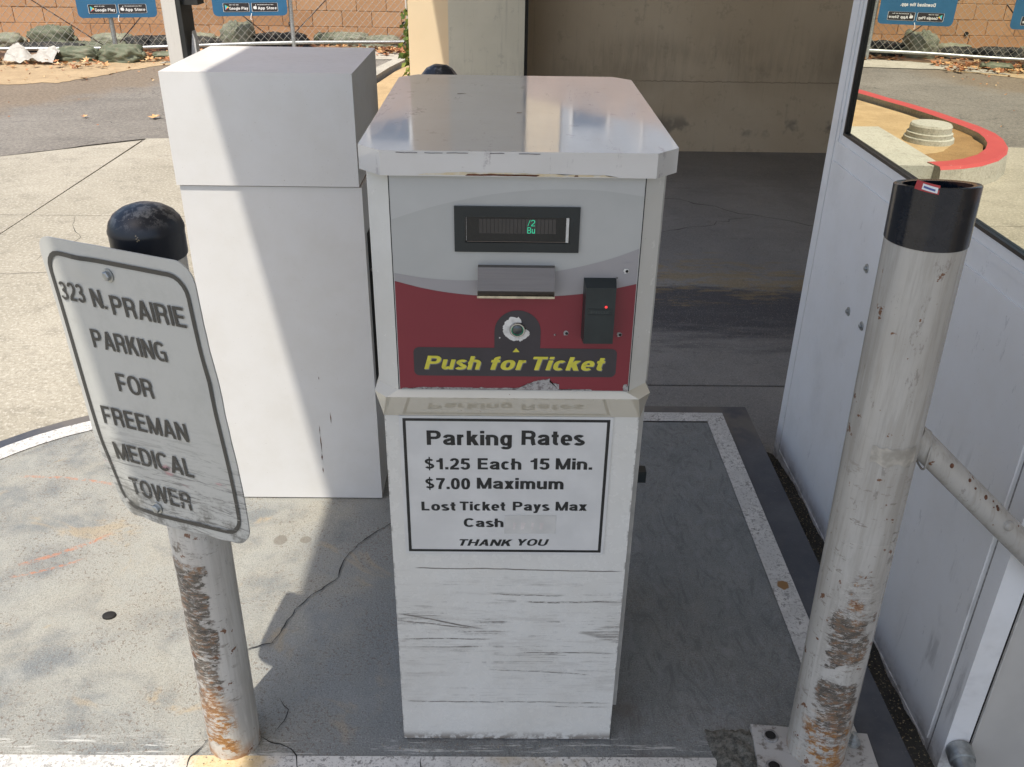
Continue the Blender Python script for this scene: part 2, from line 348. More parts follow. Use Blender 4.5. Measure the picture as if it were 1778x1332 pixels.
def m_floor():
    """garage entry lane: broomed concrete, oil-dark tyre lane, worn yellow stripe"""
    b = NB('lane_concrete'); x, y, z = b.xyz(); n1 = b.noise(1.3, 6, .62, dist=.4); sp = b.noise(230, 3, .75); g = b.noise(30, 5, .7)
    st = b.noise(9, 5, .7, vec=b.mp((.25, 1.4, 1)))
    c = b.mix(b.sm(n1, .3, .7), (.195, .192, .185), (.27, .265, .25))
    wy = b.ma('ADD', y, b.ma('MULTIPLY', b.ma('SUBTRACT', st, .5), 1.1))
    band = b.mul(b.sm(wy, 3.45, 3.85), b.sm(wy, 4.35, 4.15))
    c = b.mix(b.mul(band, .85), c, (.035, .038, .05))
    band2 = b.mul(b.sm(wy, 5.8, 6.4), .35); c = b.mix(band2, c, (.10, .09, .075))
    yl = b.mul(b.sm(wy, 4.04, 4.14), b.sm(wy, 4.62, 4.44), b.sm(b.noise(9, 6, .75, vec=b.mp((.6, 1.6, 1))), .44, .54))
    c = b.mix(b.mul(yl, .55), c, (.30, .22, .09))
    c = b.mix(b.mul(b.sm(b.noise(3, 5, .7, vec=b.mp((1, 3, 1))), .55, .75), .3), c, (.09, .085, .08))
    c = b.mix(b.mul(b.sm(g, .56, .75), .4), c, (.08, .078, .07))
    c = b.mix(b.mul(b.sm(sp, .58, .68), .8), c, (.46, .44, .40)); c = b.mix(b.mul(b.sm(sp, .45, .34), .6), c, (.06, .06, .06))
    return b.out(c, b.ma('SUBTRACT', .82, b.mul(band, .25)), bump=b.ma('ADD', sp, b.ma('MULTIPLY', g, .6)), bs=.45, bd=.003)
def m_island():
    b = NB('island_paint'); x, y, z = b.xyz(); big = b.noise(1.8, 6, .62, dist=.7); mid = b.noise(8, 6, .68, dist=.3); sp = b.noise(120, 4, .75); sp2 = b.noise(310, 2, .6)
    brush = b.noise(22, 6, .7, vec=b.mp((1, .45, 1), rot=(0, 0, .7)), dist=2.2)
    c = b.mix(b.sm(mid, .35, .68), (.165, .178, .18), (.205, .215, .212))
    left = b.sm(b.ma('ADD', x, b.ma('MULTIPLY', b.ma('SUBTRACT', mid, .5), 1.0)), -.25, -.62)
    wear = b.mul(left, b.sm(b.ma('ADD', b.ma('MULTIPLY', big, .6), b.ma('MULTIPLY', mid, .4)), .38, .58))
    c = b.mix(b.mul(wear, .85), c, b.mix(b.sm(sp, .4, .62), (.30, .285, .235), (.39, .37, .31)))
    c = b.mix(b.mul(left, b.sm(mid, .4, .6), .35), c, (.30, .315, .30))
    # tan bare patches, mostly low on the sunny side
    c = b.mix(b.mul(b.sm(b.noise(3.1, 5, .65, vec=b.mp(loc=(3.2, 1.1, 0)), dist=.8), .585, .66), b.sm(x, -.1, -.45), .65), c, (.36, .285, .18))
    # brown pits
    pit = b.mul(b.sm(sp, .545, .60), b.sm(b.noise(5, 4, .6), .38, .56))
    c = b.mix(b.mul(pit, b.sm(x, .1, -.5, .35, .8)), c, (.12, .085, .06))
    c = b.mix(b.mul(b.sm(sp2, .57, .66), .55), c, (.06, .055, .05)); c = b.mix(b.mul(b.sm(sp2, .43, .36), .35), c, (.42, .42, .38))
    c = b.mix(b.mul(b.sm(brush, .52, .64), b.sm(x, -.3, .1), .55), c, (.10, .105, .11)); c = b.mix(b.mul(b.sm(brush, .46, .38), b.sm(x, -.3, .1), .3), c, (.27, .28, .29))
    # grime toward the machine feet and rusty wash behind it
    c = b.mix(b.mul(b.sm(b.noise(4, 5, .7), .5, .7), b.sm(x, .15, .3), b.sm(x, .62, .4), b.sm(y, 1.2, 1.3), b.sm(y, 1.75, 1.4), .5), c, (.115, .085, .07))
    # orange chalk-like sweeps left by a tyre mark crayon
    def arc(cx, cy, r, w, a0, a1):
        dx = b.ma('SUBTRACT', x, cx); dy = b.ma('SUBTRACT', y, cy); d = b.ma('SQRT', b.ma('ADD', b.mul(dx, dx), b.mul(dy, dy)))
        an = b.ma('ARCTAN2', dy, dx); f = b.sm(b.ma('ABSOLUTE', b.ma('SUBTRACT', d, r)), w, w * .3)
        return b.mul(f, b.sm(an, a0, a0 + .05), b.sm(an, a1, a1 - .05))
    ar = b.mx(arc(-1.64, 2.60, .83, .011, -1.12, -.80), arc(-1.42, 2.35, .56, .007, -1.3, -.95), arc(-1.42, 1.35, .92, .008, 1.25, 1.62))
    c = b.mix(b.mul(ar, b.sm(b.noise(60, 5, .75), .44, .56), .75), c, (.42, .18, .10))
    # two dark drips and a bolt stain
    def spot(cx, cy, rx, ry):
        dx = b.ma('DIVIDE', b.ma('SUBTRACT', x, cx), rx); dy = b.ma('DIVIDE', b.ma('SUBTRACT', y, cy), ry)
        return b.sm(b.ma('ADD', b.ma('SQRT', b.ma('ADD', b.mul(dx, dx), b.mul(dy, dy))), b.ma('MULTIPLY', b.ma('SUBTRACT', mid, .5), .8)), 1.05, .8)
    c = b.mix(b.mul(b.mx(spot(-.604, 1.972, .021, .024), spot(-.535, 1.976, .018, .016)), .6), c, (.13, .11, .085))
    # scuffed edge next to the white line at the front
    sc = b.mul(b.sm(y, 1.325, 1.30), b.sm(b.noise(30, 5, .75, vec=b.mp((.25, 3, 1))), .54, .62))
    c = b.mix(b.mul(sc, .7), c, (.58, .58, .55))
    return b.out(c, .62, bump=b.ma('ADD', b.ma('MULTIPLY', sp, 1.), b.ma('MULTIPLY', brush, 1.2)), bs=.6, bd=.004)
def m_line():
    b = NB('white_line_paint'); x, y, z = b.xyz(); g = b.noise(70, 5, .8); mid = b.noise(9, 6, .7)
    c = b.mix(b.sm(mid, .35, .65), (.50, .495, .475), (.62, .61, .58))
    chip = b.sm(g, .535, .575); chip = b.mul(chip, b.sm(mid, .38, .56))
    c = b.mix(b.mul(chip, .85), c, (.17, .165, .155)); c = b.mix(b.mul(b.sm(b.noise(200, 3), .56, .63), .6), c, (.22, .21, .19))
    c = b.mix(b.mul(b.sm(b.noise(2.3, 5, .7, vec=b.mp(loc=(1, 5, 0))), .56, .66), b.sm(y, 1.5, 1.3), .6), c, (.44, .36, .24))
    dx = b.ma('ADD', x, .555); dy = b.ma('SUBTRACT', y, 1.25); d = b.ma('SQRT', b.ma('ADD', b.mul(dx, dx), b.mul(dy, dy)))
    c = b.mix(b.mul(b.sm(b.ma('ADD', d, b.ma('MULTIPLY', b.noise(25, 5), .08)), .15, .09), .75), c, (.56, .40, .17))
    dx = b.ma('SUBTRACT', x, .733); dy = b.ma('SUBTRACT', y, 1.80); d = b.ma('SQRT', b.ma('ADD', b.mul(dx, dx), b.mul(dy, dy)))
    c = b.mix(b.sm(b.ma('ADD', d, b.ma('MULTIPLY', b.noise(50, 4), .02)), .028, .024), c, (.26, .14, .05))
    return b.out(c, .6, bump=g, bs=.4, bd=.002)
def m_kerbpaint():
    b = NB('dark_kerb_paint'); n = b.noise(6, 5, .65); sp = b.noise(150, 4, .75); x, y, z = b.xyz()
    c = b.mix(b.sm(n, .35, .7), (.052, .057, .07), (.085, .088, .098)); c = b.mix(b.mul(b.sm(sp, .6, .72), .5), c, (.19, .185, .175))
    c = b.mix(b.mul(b.sm(y, 2.45, 2.6), b.sm(n, .3, .6)), c, (.13, .118, .105))
    return b.out(c, .55, bump=sp, bs=.3, bd=.002)
KXL, KXR = -.198, .232
def m_enamel(name, base=(.69, .68, .645), rough=.16, grime=.25, scuffs=False, coat=0., chips=.0, smear=False, booth=False):
    b = NB(name); x, y, z = b.xyz(); n = b.noise(7, 5, .65); g = b.noise(45, 5, .7)
    c = b.mix(b.mul(b.sm(n, .3, .8), grime), base, tuple(v * k for v, k in zip(base, (.82, .79, .72))))
    c = b.mix(b.mul(b.sm(b.noise(230, 3, .6), .70, .75), .5), c, (.25, .21, .16))
    hgt = g
    if scuffs:
        x = b.ma('ADD', x, .017)
        msk = b.mul(b.sm(z, .06, .16), b.sm(z, .47, .41))
        s1 = b.noise(1, 6, .76, vec=b.mp((4, 1, 120)), dist=.25); s2 = b.noise(1, 6, .8, vec=b.mp((16, 1, 330), loc=(4, 0, 2)))
        br = b.noise(12, 5, .7)
        st = b.mx(b.mul(b.sm(s1, .575, .62), b.sm(br, .44, .56)), b.mul(b.sm(s2, .56, .62), b.sm(br, .47, .58), .7))
        cen = b.mx(b.sm(b.ma('ABSOLUTE', b.ma('SUBTRACT', z, .30)), .13, .04), .25)
        st = b.mul(st, msk, b.mx(cen, .45))
        def strk(za, sl, x0, x1, t, br_=.45):
            dz = b.ma('ABSOLUTE', b.ma('SUBTRACT', z, b.ma('ADD', b.ma('MULTIPLY', b.ma('SUBTRACT', x, x0), sl), b.ma('ADD', za, b.ma('MULTIPLY', b.ma('SUBTRACT', b.noise(9, 3), .5), .012)))))
            return b.mul(b.sm(dz, t, t * .4), b.sm(x, x0 - .004, x0 + .01), b.sm(x, x1 + .01, x1 - .02), b.sm(b.noise(1, 5, .8, vec=b.mp((60, 1, 500), loc=(za * 9, 0, 0))), br_, br_ + .07))
        lines = b.mx(strk(.458, -.016, -.158, .224, .0017, .30), strk(.3455, -.22, -.192, -.04, .0028, .36), strk(.327, -.105, -.192, -.03, .0022, .42), strk(.3775, .014, .05, .226, .0028, .44),
                     strk(.396, -.01, -.02, .12, .0018, .44), strk(.283, .008, -.187, -.02, .002, .42), strk(.112, -.006, -.187, .223, .0020, .42), strk(.2483, -.008, .04, .223, .0018, .42), strk(.2023, -.07, -.02, .18, .0016, .42), strk(.098, -.0, .1, .22, .002, .46))
        # rubbed triangle on the right edge
        tz = b.ma('ABSOLUTE', b.ma('SUBTRACT', z, .300)); tri = b.mul(b.sm(b.ma('SUBTRACT', tz, b.ma('MULTIPLY', b.ma('SUBTRACT', x, .155), .36)), .004, -.004), b.sm(s2, .44, .56))
        tri2 = b.mul(b.sm(b.ma('ABSOLUTE', b.ma('SUBTRACT', z, .330)), .011, .006), b.sm(x, -.09, -.15), b.sm(s2, .48, .6), .8)
        edge_ = b.mul(b.mx(b.sm(x, KXR - .004, KXR), b.sm(x, KXL + .004, KXL)), b.sm(b.noise(60, 6, .8), .50, .56), .8); full = b.mx(b.mul(st, .9), b.mul(edge_, .8), lines, b.mul(tri, .75), tri2)
        c = b.mix(b.mul(full, .88), c, (.10, .085, .072)); c = b.mix(b.mul(b.sm(z, .03, .006), b.sm(g, .40, .55), .8), c, (.13, .10, .075)); c = b.mix(b.mul(b.sm(b.noise(1, 5, .7, vec=b.mp((7, 1, 60), loc=(3, 0, 3))), .53, .62), msk, .28), c, (.36, .34, .31))
        c = b.mix(b.mul(b.sm(n, .4, .7), b.sm(z, .5, .3), .2), c, (.5, .48, .44))
    if chips:
        ch = b.mul(b.sm(b.noise(28, 6, .75, dist=1.), .66, .69), chips)
        c = b.mix(ch, c, (.20, .13, .08))
    if booth:
        y = b.ma('ADD', y, 2.0); z = b.ma('SUBTRACT', z, .15)
        dr = b.noise(1, 6, .7, vec=b.mp((1, 26, 2.2)), dist=.4); bl = b.noise(6, 4, .6)
        c = b.mix(b.mul(b.sm(dr, .52, .66), b.sm(bl, .42, .58), b.sm(z, .62, .5), b.sm(y, 1.75, 1.5), .55), c, (.40, .39, .38)); c = b.mix(b.mul(b.sm(z, -.02, -.12), b.sm(b.noise(16, 5, .7), .4, .6), .7), c, (.22, .20, .18)); c = b.mix(b.mul(b.sm(b.noise(3, 5, .7), .5, .7), .22), c, (.50, .49, .47)); c = b.mix(b.mul(b.sm(b.noise(1, 6, .8, vec=b.mp((1, 30, 9), rot=(.6, 0, 0))), .62, .66), .35), c, (.40, .40, .40))
    if smear:
        sv = b.noise(1, 6, .75, vec=b.mp((34, 5, 1)), dist=.5); sh = b.noise(26, 6, .8)
        c = b.mix(b.mul(b.sm(sv, .585, .64), b.sm(sh, .48, .56), .4), c, (.20, .17, .19)); c = b.mix(b.mul(b.sm(sh, .6, .66), .35), c, (.32, .29, .27)); rough = b.ma('ADD', rough, b.mul(b.sm(sv, .45, .6), .07))
    rg = b.ma('ADD', rough, b.mul(b.sm(g, .45, .7), .12 if not smear and rough > .1 else .02))
    return b.out(c, rg, bump=b.noise(9, 2, .4), bs=.02, bd=.004, coat=coat)
def m_bollard(name, zlo, zhi, az, dark=1., seed=0., zc=None, tone=1.):
    """painted steel post: paint scraped by bumpers on the side facing az"""
    b = NB(name); x, y, z = b.xyz(); nx, ny, nz = b.normal()
    v = b.mp((16, 16, 46), loc=(seed, 0, seed)); s1 = b.noise(1, 8, .8, vec=v, dist=.4); s2 = b.noise(1, 7, .8, vec=b.mp((45, 45, 110), loc=(0, seed, 0)), dist=.3); br = b.noise(13, 5, .7, vec=b.mp((1, 1, .8), loc=(seed, 2, 0)))
    face = b.ma('ADD', b.mul(nx, cos(az)), b.mul(ny, sin(az)))
    f = b.mul(b.sm(face, .55, .97), b.sm(z, zhi + .10, zhi - .14), b.sm(z, zlo - .06, zlo + .06))
    blotch = b.noise(1, 5, .7, vec=b.mp((22, 22, 16), loc=(seed, 3, 1)), dist=.6)
    wob = b.ma('ADD', b.ma('MULTIPLY', f, .80), b.ma('ADD', b.ma('MULTIPLY', b.ma('SUBTRACT', s1, .5), 1.9), b.ma('MULTIPLY', b.ma('SUBTRACT', blotch, .5), 1.9)))
    wob = b.mul(wob, b.sm(f, .03, .3), b.sm(b.noise(1, 3, .5, vec=b.mp((9, 9, 15), loc=(seed, 7, 2))), .36, .50, .35, 1.))
    base = b.mix(b.sm(b.noise(5, 5), .4, .7), tuple(v * tone for v in (.57, .55, .505)), tuple(v * tone for v in (.49, .465, .42)))
    base = b.mix(b.mul(b.sm(b.noise(1, 5, .7, vec=b.mp((60, 60, 4))), .44, .62), .5), base, tuple(v * tone for v in (.37, .345, .30)))
    base = b.mix(b.mul(b.sm(b.noise(1, 6, .8, vec=b.mp((40, 40, 14), rot=(.3, .2, 0))), .60, .64), .5), base, (.20, .18, .16))
    orange = b.mix(b.sm(s2, .4, .6), (.47, .23, .05), (.22, .10, .04)); drk = b.mix(b.sm(s2, .4, .6), (.07, .06, .05), (.17, .145, .115))
    c = b.mix(b.mul(b.sm(wob, .28, .5), b.sm(s2, .44, .54), .8), base, (.22, .20, .18))
    zz = b.sm(b.ma('ADD', b.ma('ABSOLUTE', b.ma('SUBTRACT', z, zc if zc is not None else (zlo + zhi) / 2)), b.ma('MULTIPLY', b.ma('SUBTRACT', br, .5), .7)), .22, .10)
    c = b.mix(b.mul(b.sm(wob, .52, .60), b.sm(s2, .45, .52), .9), c, orange)
    c = b.mix(b.mul(b.sm(wob, .44, .56), zz, b.sm(s2, .60, .52), dark), c, drk); c = b.mix(b.mul(b.sm(b.noise(1, 7, .85, vec=b.mp((50, 50, 150), loc=(2, seed, 5))), .53, .57), b.sm(f, .1, .4), .85), c, (.50, .48, .44))
    foot = b.mul(b.sm(b.noise(1, 5, .7, vec=b.mp((16, 16, 22), loc=(seed, 9, 4))), .50, .54), b.sm(face, .45, .8), b.sm(z, .20, .10)); c = b.mix(b.mul(foot, b.sm(s2, .40, .48)), c, orange)
    sc2 = b.mul(b.sm(b.noise(1, 7, .8, vec=b.mp((20, 20, 60), loc=(seed, 4, 9))), .575, .60), b.sm(face, .1, .6), b.sm(z, zhi + .35, zhi + .1)); c = b.mix(b.mul(sc2, .6), c, (.16, .13, .10))
    rs = b.mul(b.sm(b.noise(34, 4, .6), .655, .68), .9); c = b.mix(rs, c, (.17, .07, .03))
    c = b.mix(b.mul(b.sm(z, .05, .0), b.sm(br, .42, .6), .9), c, (.30, .14, .05))
    return b.out(c, b.ma('ADD', .27, b.mul(f, .3)), bump=b.ma('ADD', s1, b.ma('MULTIPLY', s2, .5)), bs=.22, bd=.002)
def m_black(name='black_paint', dust=.6):
    b = NB(name); g = b.noise(40, 6, .75); nx, ny, nz = b.normal()
    c = b.mix(b.sm(b.noise(6, 4), .4, .7), (.010, .013, .02), (.018, .022, .032))
    c = b.mix(b.mul(b.sm(nz, .3, .9), b.sm(g, .47, .58), dust), c, (.26, .26, .25)); c = b.mix(b.mul(b.sm(b.noise(24, 5, .75), .62, .64), .7), c, (.34, .27, .17))
    return b.out(c, .38, bump=g, bs=.15, bd=.002)
def m_wall(name, a, bcol, stains=True):
    b = NB(name); x, y, z = b.xyz(); n = b.noise(1.2, 6, .6, dist=.4); g = b.noise(60, 5, .7)
    c = b.mix(b.sm(n, .3, .7), a, bcol)
    if stains:
        st = b.noise(1.1, 3, .5, vec=b.mp((.8, 1, 1.3), loc=(2.2, 0, 0))); h = b.mul(b.sm(z, .22, .5), b.sm(z, .85, .55))
        vs_ = b.noise(1, 5, .7, vec=b.mp((22, 1, 3)), dist=.4); st = b.ma('ADD', st, b.ma('ADD', b.ma('MULTIPLY', b.ma('SUBTRACT', vs_, .5), .35), b.ma('MULTIPLY', x, .035)))
        c = b.mix(b.mul(h, b.sm(st, .46, .70), .5), c, tuple(v * .42 for v in a))
        sc_ = b.mul(b.sm(b.ma('ABSOLUTE', b.ma('SUBTRACT', z, b.ma('ADD', .36, b.ma('MULTIPLY', vs_, .03)))), .006, .002), b.sm(x, .9, 1.1)); c = b.mix(b.mul(sc_, .6), c, tuple(v * .35 for v in a))
        c = b.mix(b.mul(b.sm(b.noise(9, 5, .75), .56, .66), .35), c, tuple(v * .6 for v in a))
        low = b.mul(b.sm(z, -.05, .02), b.sm(z, .16, .06), b.sm(b.noise(3.2, 4, .6), .5, .6), .6); c = b.mix(low, c, (.10, .10, .095))
        c = b.mix(b.mul(b.sm(b.noise(1, 6, .8, vec=b.mp((3, 1, 45))), .66, .7), .5), c, (.07, .06, .05))
        c = b.mix(b.mul(b.sm(b.noise(1, 5, .7, vec=b.mp((26, 1, 1.2))), .56, .75), .3), c, (.12, .11, .09))
    return b.out(c, .75, bump=g, bs=.25, bd=.003)
def m_brick():
    b = NB('tan_block'); oi = b.n.new('ShaderNodeObjectInfo'); r = oi.outputs['Random']; n = b.noise(5, 5, .65); g = b.noise(90, 4, .7)
    c = b.mix(r, (.40, .225, .115), (.48, .285, .155)); c = b.mix(b.mul(b.sm(n, .5, .75), .3), c, (.58, .38, .25)); c = b.mix(b.mul(b.sm(g, .62, .72), .35), c, (.22, .13, .08))
    return b.out(c, .9, bump=g, bs=.4, bd=.004)
def m_dirt(name, a, bb):
    b = NB(name); n = b.noise(4, 6, .7); g = b.noise(50, 5, .8); x = b.noise(160, 3, .7)
    c = b.mix(b.sm(n, .3, .7), a, bb); c = b.mix(b.mul(b.sm(g, .55, .65), .6), c, tuple(v * .5 for v in a)); c = b.mix(b.mul(b.sm(x, .58, .68), .7), c, (.62, .5, .3))
    return b.out(c, .95, bump=b.ma('ADD', g, x), bs=.7, bd=.008)
def m_bag(name, a, bb):
    b = NB(name); n = b.noise(5, 3, .5); wv = b.noise(140, 2, .5)
    c = b.mix(b.sm(n, .35, .65), a, bb); c = b.mix(b.mul(b.sm(b.noise(22, 4), .54, .62), .5), c, (.20, .17, .12))
    return b.out(c, .7, bump=wv, bs=.25, bd=.004)
def m_leaf(name, cols):
    b = NB(name); v = b.vor(16, out='Color'); s = b.n.new('ShaderNodeSeparateColor'); b.l.new(v, s.inputs[0])
    k = len(cols); return b.out(b.ramp(s.outputs[0], [(i / k, c) for i, c in enumerate(cols)], 'CONSTANT'), .75)

M = dict(
    asphalt=m_asphalt(), concrete=m_concrete(), lane=m_floor(), island=m_island(), line=m_line(), kerb=m_kerbpaint(),
    body=m_enamel('cream_enamel', (.66, .65, .605), .17, .35), lower=m_enamel('scuffed_cream_enamel', (.67, .665, .63), .24, .25, scuffs=True),
    cap=m_enamel('glossy_cap_enamel', (.62, .61, .59), .05, .35, coat=.55, smear=True), ledge=m_enamel('ledge_enamel', (.64, .60, .50), .03, .35, chips=.8, coat=.5),
    cab=m_enamel('cabinet_enamel', (.67, .665, .655), .34, .35), booth=m_enamel('booth_enamel', (.83, .83, .825), .30, .3, booth=True),
    postL=m_bollard('scraped_post_paint', .05, .56, radians(248), seed=1.3, zc=.38), postR=m_bollard('scraped_post_paint', .03, .50, radians(264), seed=5.1, zc=.26, tone=.86),
    pipe=m_bollard('pipe_paint', -5, -4, 0, tone=.8), black=m_black(), back=m_wall('tan_stucco', (.52, .42, .29), (.60, .50, .36)),
    col=m_wall('grey_cream_stucco', (.60, .56, .44), (.68, .63, .50)), pillar=m_wall('cream_stucco', (.72, .58, .38), (.76, .62, .42), False),
    soffit=m_wall('soffit_plaster', (.60, .57, .52), (.68, .64, .58), False), brick=m_brick(), mortar=plain('mortar', (.36, .25, .165), .95),
    dirt=m_dirt('dry_dirt', (.36, .26, .15), (.46, .34, .20)), sand=m_dirt('sandy_soil', (.40, .28, .145), (.54, .39, .21)), duff=m_dirt('leafy_soil', (.24, .15, .09), (.36, .23, .14)),
    bag=m_bag('green_bag_cloth', (.085, .10, .06), (.16, .175, .115)), bag2=m_bag('pale_bag_cloth', (.17, .185, .13), (.25, .26, .19)), black_bag=m_bag('black_sock_cloth', (.012, .014, .013), (.03, .032, .03)),
    galv=plain('galvanised_steel', (.42, .44, .44), .42, .75, .2, 60), wire=plain('fence_wire', (.40, .385, .34), .5, .3), rod=plain('dark_rod', (.06, .04, .035), .6),
    blue=plain('blue_sign_face', (.028, .13, .25), .45, 0, .06, 5), white=plain('white_print', (.80, .80, .78), .5, 0, .03), badge=plain('badge_black', (.03, .028, .03), .4),
    ink=plain('black_ink', (.022, .023, .022), .42, 0, .25, 60), redf=plain('dark_red_print', (.20, .022, .034), .30, 0, .05, 8), grey=plain('light_grey_print', (.41, .418, .405), .3, 0, .04, 8),
    mid=plain('mid_grey_print', (.315, .305, .31), .3, 0, .04, 8), pale=plain('pale_grey_print', (.46, .468, .455), .3, 0, .04, 8), char=plain('charcoal_print', (.040, .036, .042), .33, 0, .1, 20), yellow=plain('yellow_print', (.60, .55, .06), .4, 0, .08, 90),
    shadowg=plain('grey_print', (.18, .18, .18), .4), bezel=plain('bezel_plastic', (.012, .018, .02), .3, 0, .1, 20), screen=plain('screen_glass', (.008, .01, .01), .05),
    seg=plain('screen_segment', (.045, .042, .04), .2, 0, .1), steel=None, reader=plain('reader_plastic', (.018, .026, .027), .42, 0, .15, 30), darkhole=plain('dark_hole', (.01, .009, .008), .8),
    paintchip=plain('bare_white_primer', (.62, .61, .58), .6, 0, .15, 80), greychip=plain('bare_grey_primer', (.27, .26, .25), .6, 0, .35, 120), rust=plain('rust', (.13, .055, .03), .9, 0, .4, 90),
    crack=plain('crack_shadow_dirt', (.03, .028, .025), .95), red=None, kconc=m_concrete('kerb_concrete', (.36, .34, .28), (.46, .43, .36)), slab=m_concrete('pale_slab_concrete', (.40, .40, .34), (.5, .49, .42)),
    gasket=plain('black_gasket', (.008, .008, .009), .4), film=plain('white_plastic_film', (.42, .40, .355), .35, 0, .1, 20), wood=None, bracket=plain('dark_bracket_steel', (.035, .035, .033), .5, .3, .2, 20),
    leaf=m_leaf('dry_leaf', [(.40, .17, .07), (.30, .12, .05), (.52, .30, .13), (.22, .10, .05), (.60, .42, .22)]), green=m_leaf('ivy_leaf', [(.13, .17, .02), (.09, .14, .02), (.20, .22, .03), (.05, .09, .015)]),
    tapep=plain('clear_tape', (.56, .555, .53), .25, 0, .05, 30), redlab=plain('red_label', (.45, .03, .025), .4), blueink=plain('blue_ink', (.08, .11, .3), .5), cable=plain('grey_cable', (.35, .35, .34), .5), road=None)
b = NB('brushed_steel'); s = b.noise(1, 5, .7, vec=b.mp((8, 8, 380))); M['steel'] = b.out(b.mix(s, (.13, .113, .102), (.25, .225, .205)), b.ma('ADD', .36, b.mul(s, .2)), 1., bump=s, bs=.1)
b = NB('red_kerb_paint'); s = b.noise(30, 6, .75); M['red'] = b.out(b.mix(b.sm(s, .66, .70), b.mix(b.noise(4), (.40, .05, .05), (.50, .08, .07)), (.6, .55, .48)), .6, bump=s, bs=.3)
b = NB('painted_wood'); s = b.noise(1, 6, .75, vec=b.mp((60, 60, 5))); M['wood'] = b.out(b.mix(b.mul(b.sm(s, .5, .72), .5), (.60, .57, .52), (.36, .33, .29)), .6, bump=s, bs=.3)
b = NB('mirrored_window_glass'); s = b.noise(1.2, 2, .4); M['mirror'] = b.out((.80, .80, .69), 0.0, 1., bump=s, bs=.012, bd=.05)
b = NB('glow_green'); b.bs.inputs['Emission Color'].default_value = (.05, .9, .5, 1); b.bs.inputs['Emission Strength'].default_value = .40; M['glow'] = b.out((.01, .05, .03), .4)
b = NB('glow_red'); b.bs.inputs['Emission Color'].default_value = (1, .05, .05, 1); b.bs.inputs['Emission Strength'].default_value = .7; M['led'] = b.out((.3, .02, .02), .3)
# reflective sign face, soiled at the foot
b = NB('sign_sheeting'); x, y, z = b.xyz(); n = b.noise(14, 6, .75); st = b.noise(1, 6, .8, vec=b.mp((12, 1, 120), rot=(0, .12, 0)), dist=.6)
c = b.mix(b.mul(b.sm(n, .45, .7), .35), (.44, .445, .42), (.34, .34, .315))
c = b.mix(b.mul(b.sm(st, .50, .60), b.sm(z, .0, -.2), .8), c, (.09, .09, .09)); c = b.mix(b.mul(b.sm(n, .47, .60), b.sm(z, -.14, -.23), .8), c, (.11, .11, .10))
c = b.mix(b.mul(b.sm(b.noise(1, 3, vec=b.mp((14, 1, 30), rot=(0, .5, 0), loc=(.3, 0, .1))), .62, .70), b.sm(z, -.08, -.11), b.sm(z, -.17, -.13), .6), c, (.5, .2, .22))
M['sheeting'] = b.out(c, .30, bump=n, bs=.06)
b = NB('sign_ink'); x, y, z = b.xyz(); n = b.noise(1, 6, .8, vec=b.mp((16, 1, 90), rot=(0, .12, 0)), dist=.6)
M['sign_ink'] = b.out(b.mix(b.mul(b.sm(n, .56, .64), b.sm(z, -.08, -.2)), (.035, .036, .035), (.42, .42, .40)), .35)

# ------------------------------------------------------------------ ground and roads
G = -.15
sheet('ground', [(-900, -900), (900, -900), (900, 900), (-900, 900)], G - .012, plain('far_ground', (.20, .18, .15), .9, 0, .2, .2))
sheet('road', [(-30, 7.2), (-4.5, 6.1), (-2.88, 7.28), (-2.0, 7.36), (.15, 7.36), (.15, 40), (-30, 40)], G - .004, M['asphalt'], rag=.03)
slabs = bpy.data.objects.new('concrete_pavement', None); COL.objects.link(slabs); slabs['kind'] = 'structure'; slabs.location = (0, 0, 0)
def pslab(pts, mt, z=G):
    bm = bmesh.new(); prism(bm, pts, z - .1, z); return fin(bm, 'pavement_slab', mt, slabs, bevel=.004, seg=1)
j = .004
pslab([(-8, -6), (-2.872 - j, -6), (-2.862 - j, 5.27 - j), (-8, 5.27 - j)], M['concrete'])
pslab([(-8, 5.27 + j), (-2.862 - j, 5.27 + j), (-2.87 - j, 7.20), (-4.6, 6.05), (-8, 5.9)], M['concrete'])
pslab([(-2.872 + j, -6), (-.96, -6), (-.96, 5.27 - j), (-2.862 + j, 5.27 - j)], M['concrete'])
pslab([(-2.862 + j, 5.27 + j), (-.96, 5.27 + j), (-.96, 7.33), (-2.1, 7.35), (-2.86 + j, 7.26)], M['concrete'])
pslab([(-.952, -6), (9, -6), (9, 3.175), (-.952, 3.165)], M['lane'])
pslab([(-.952, 3.177), (9, 3.187), (9, 7.1), (.15, 7.1), (.15, 6.1), (-.952, 6.1)], M['lane'])
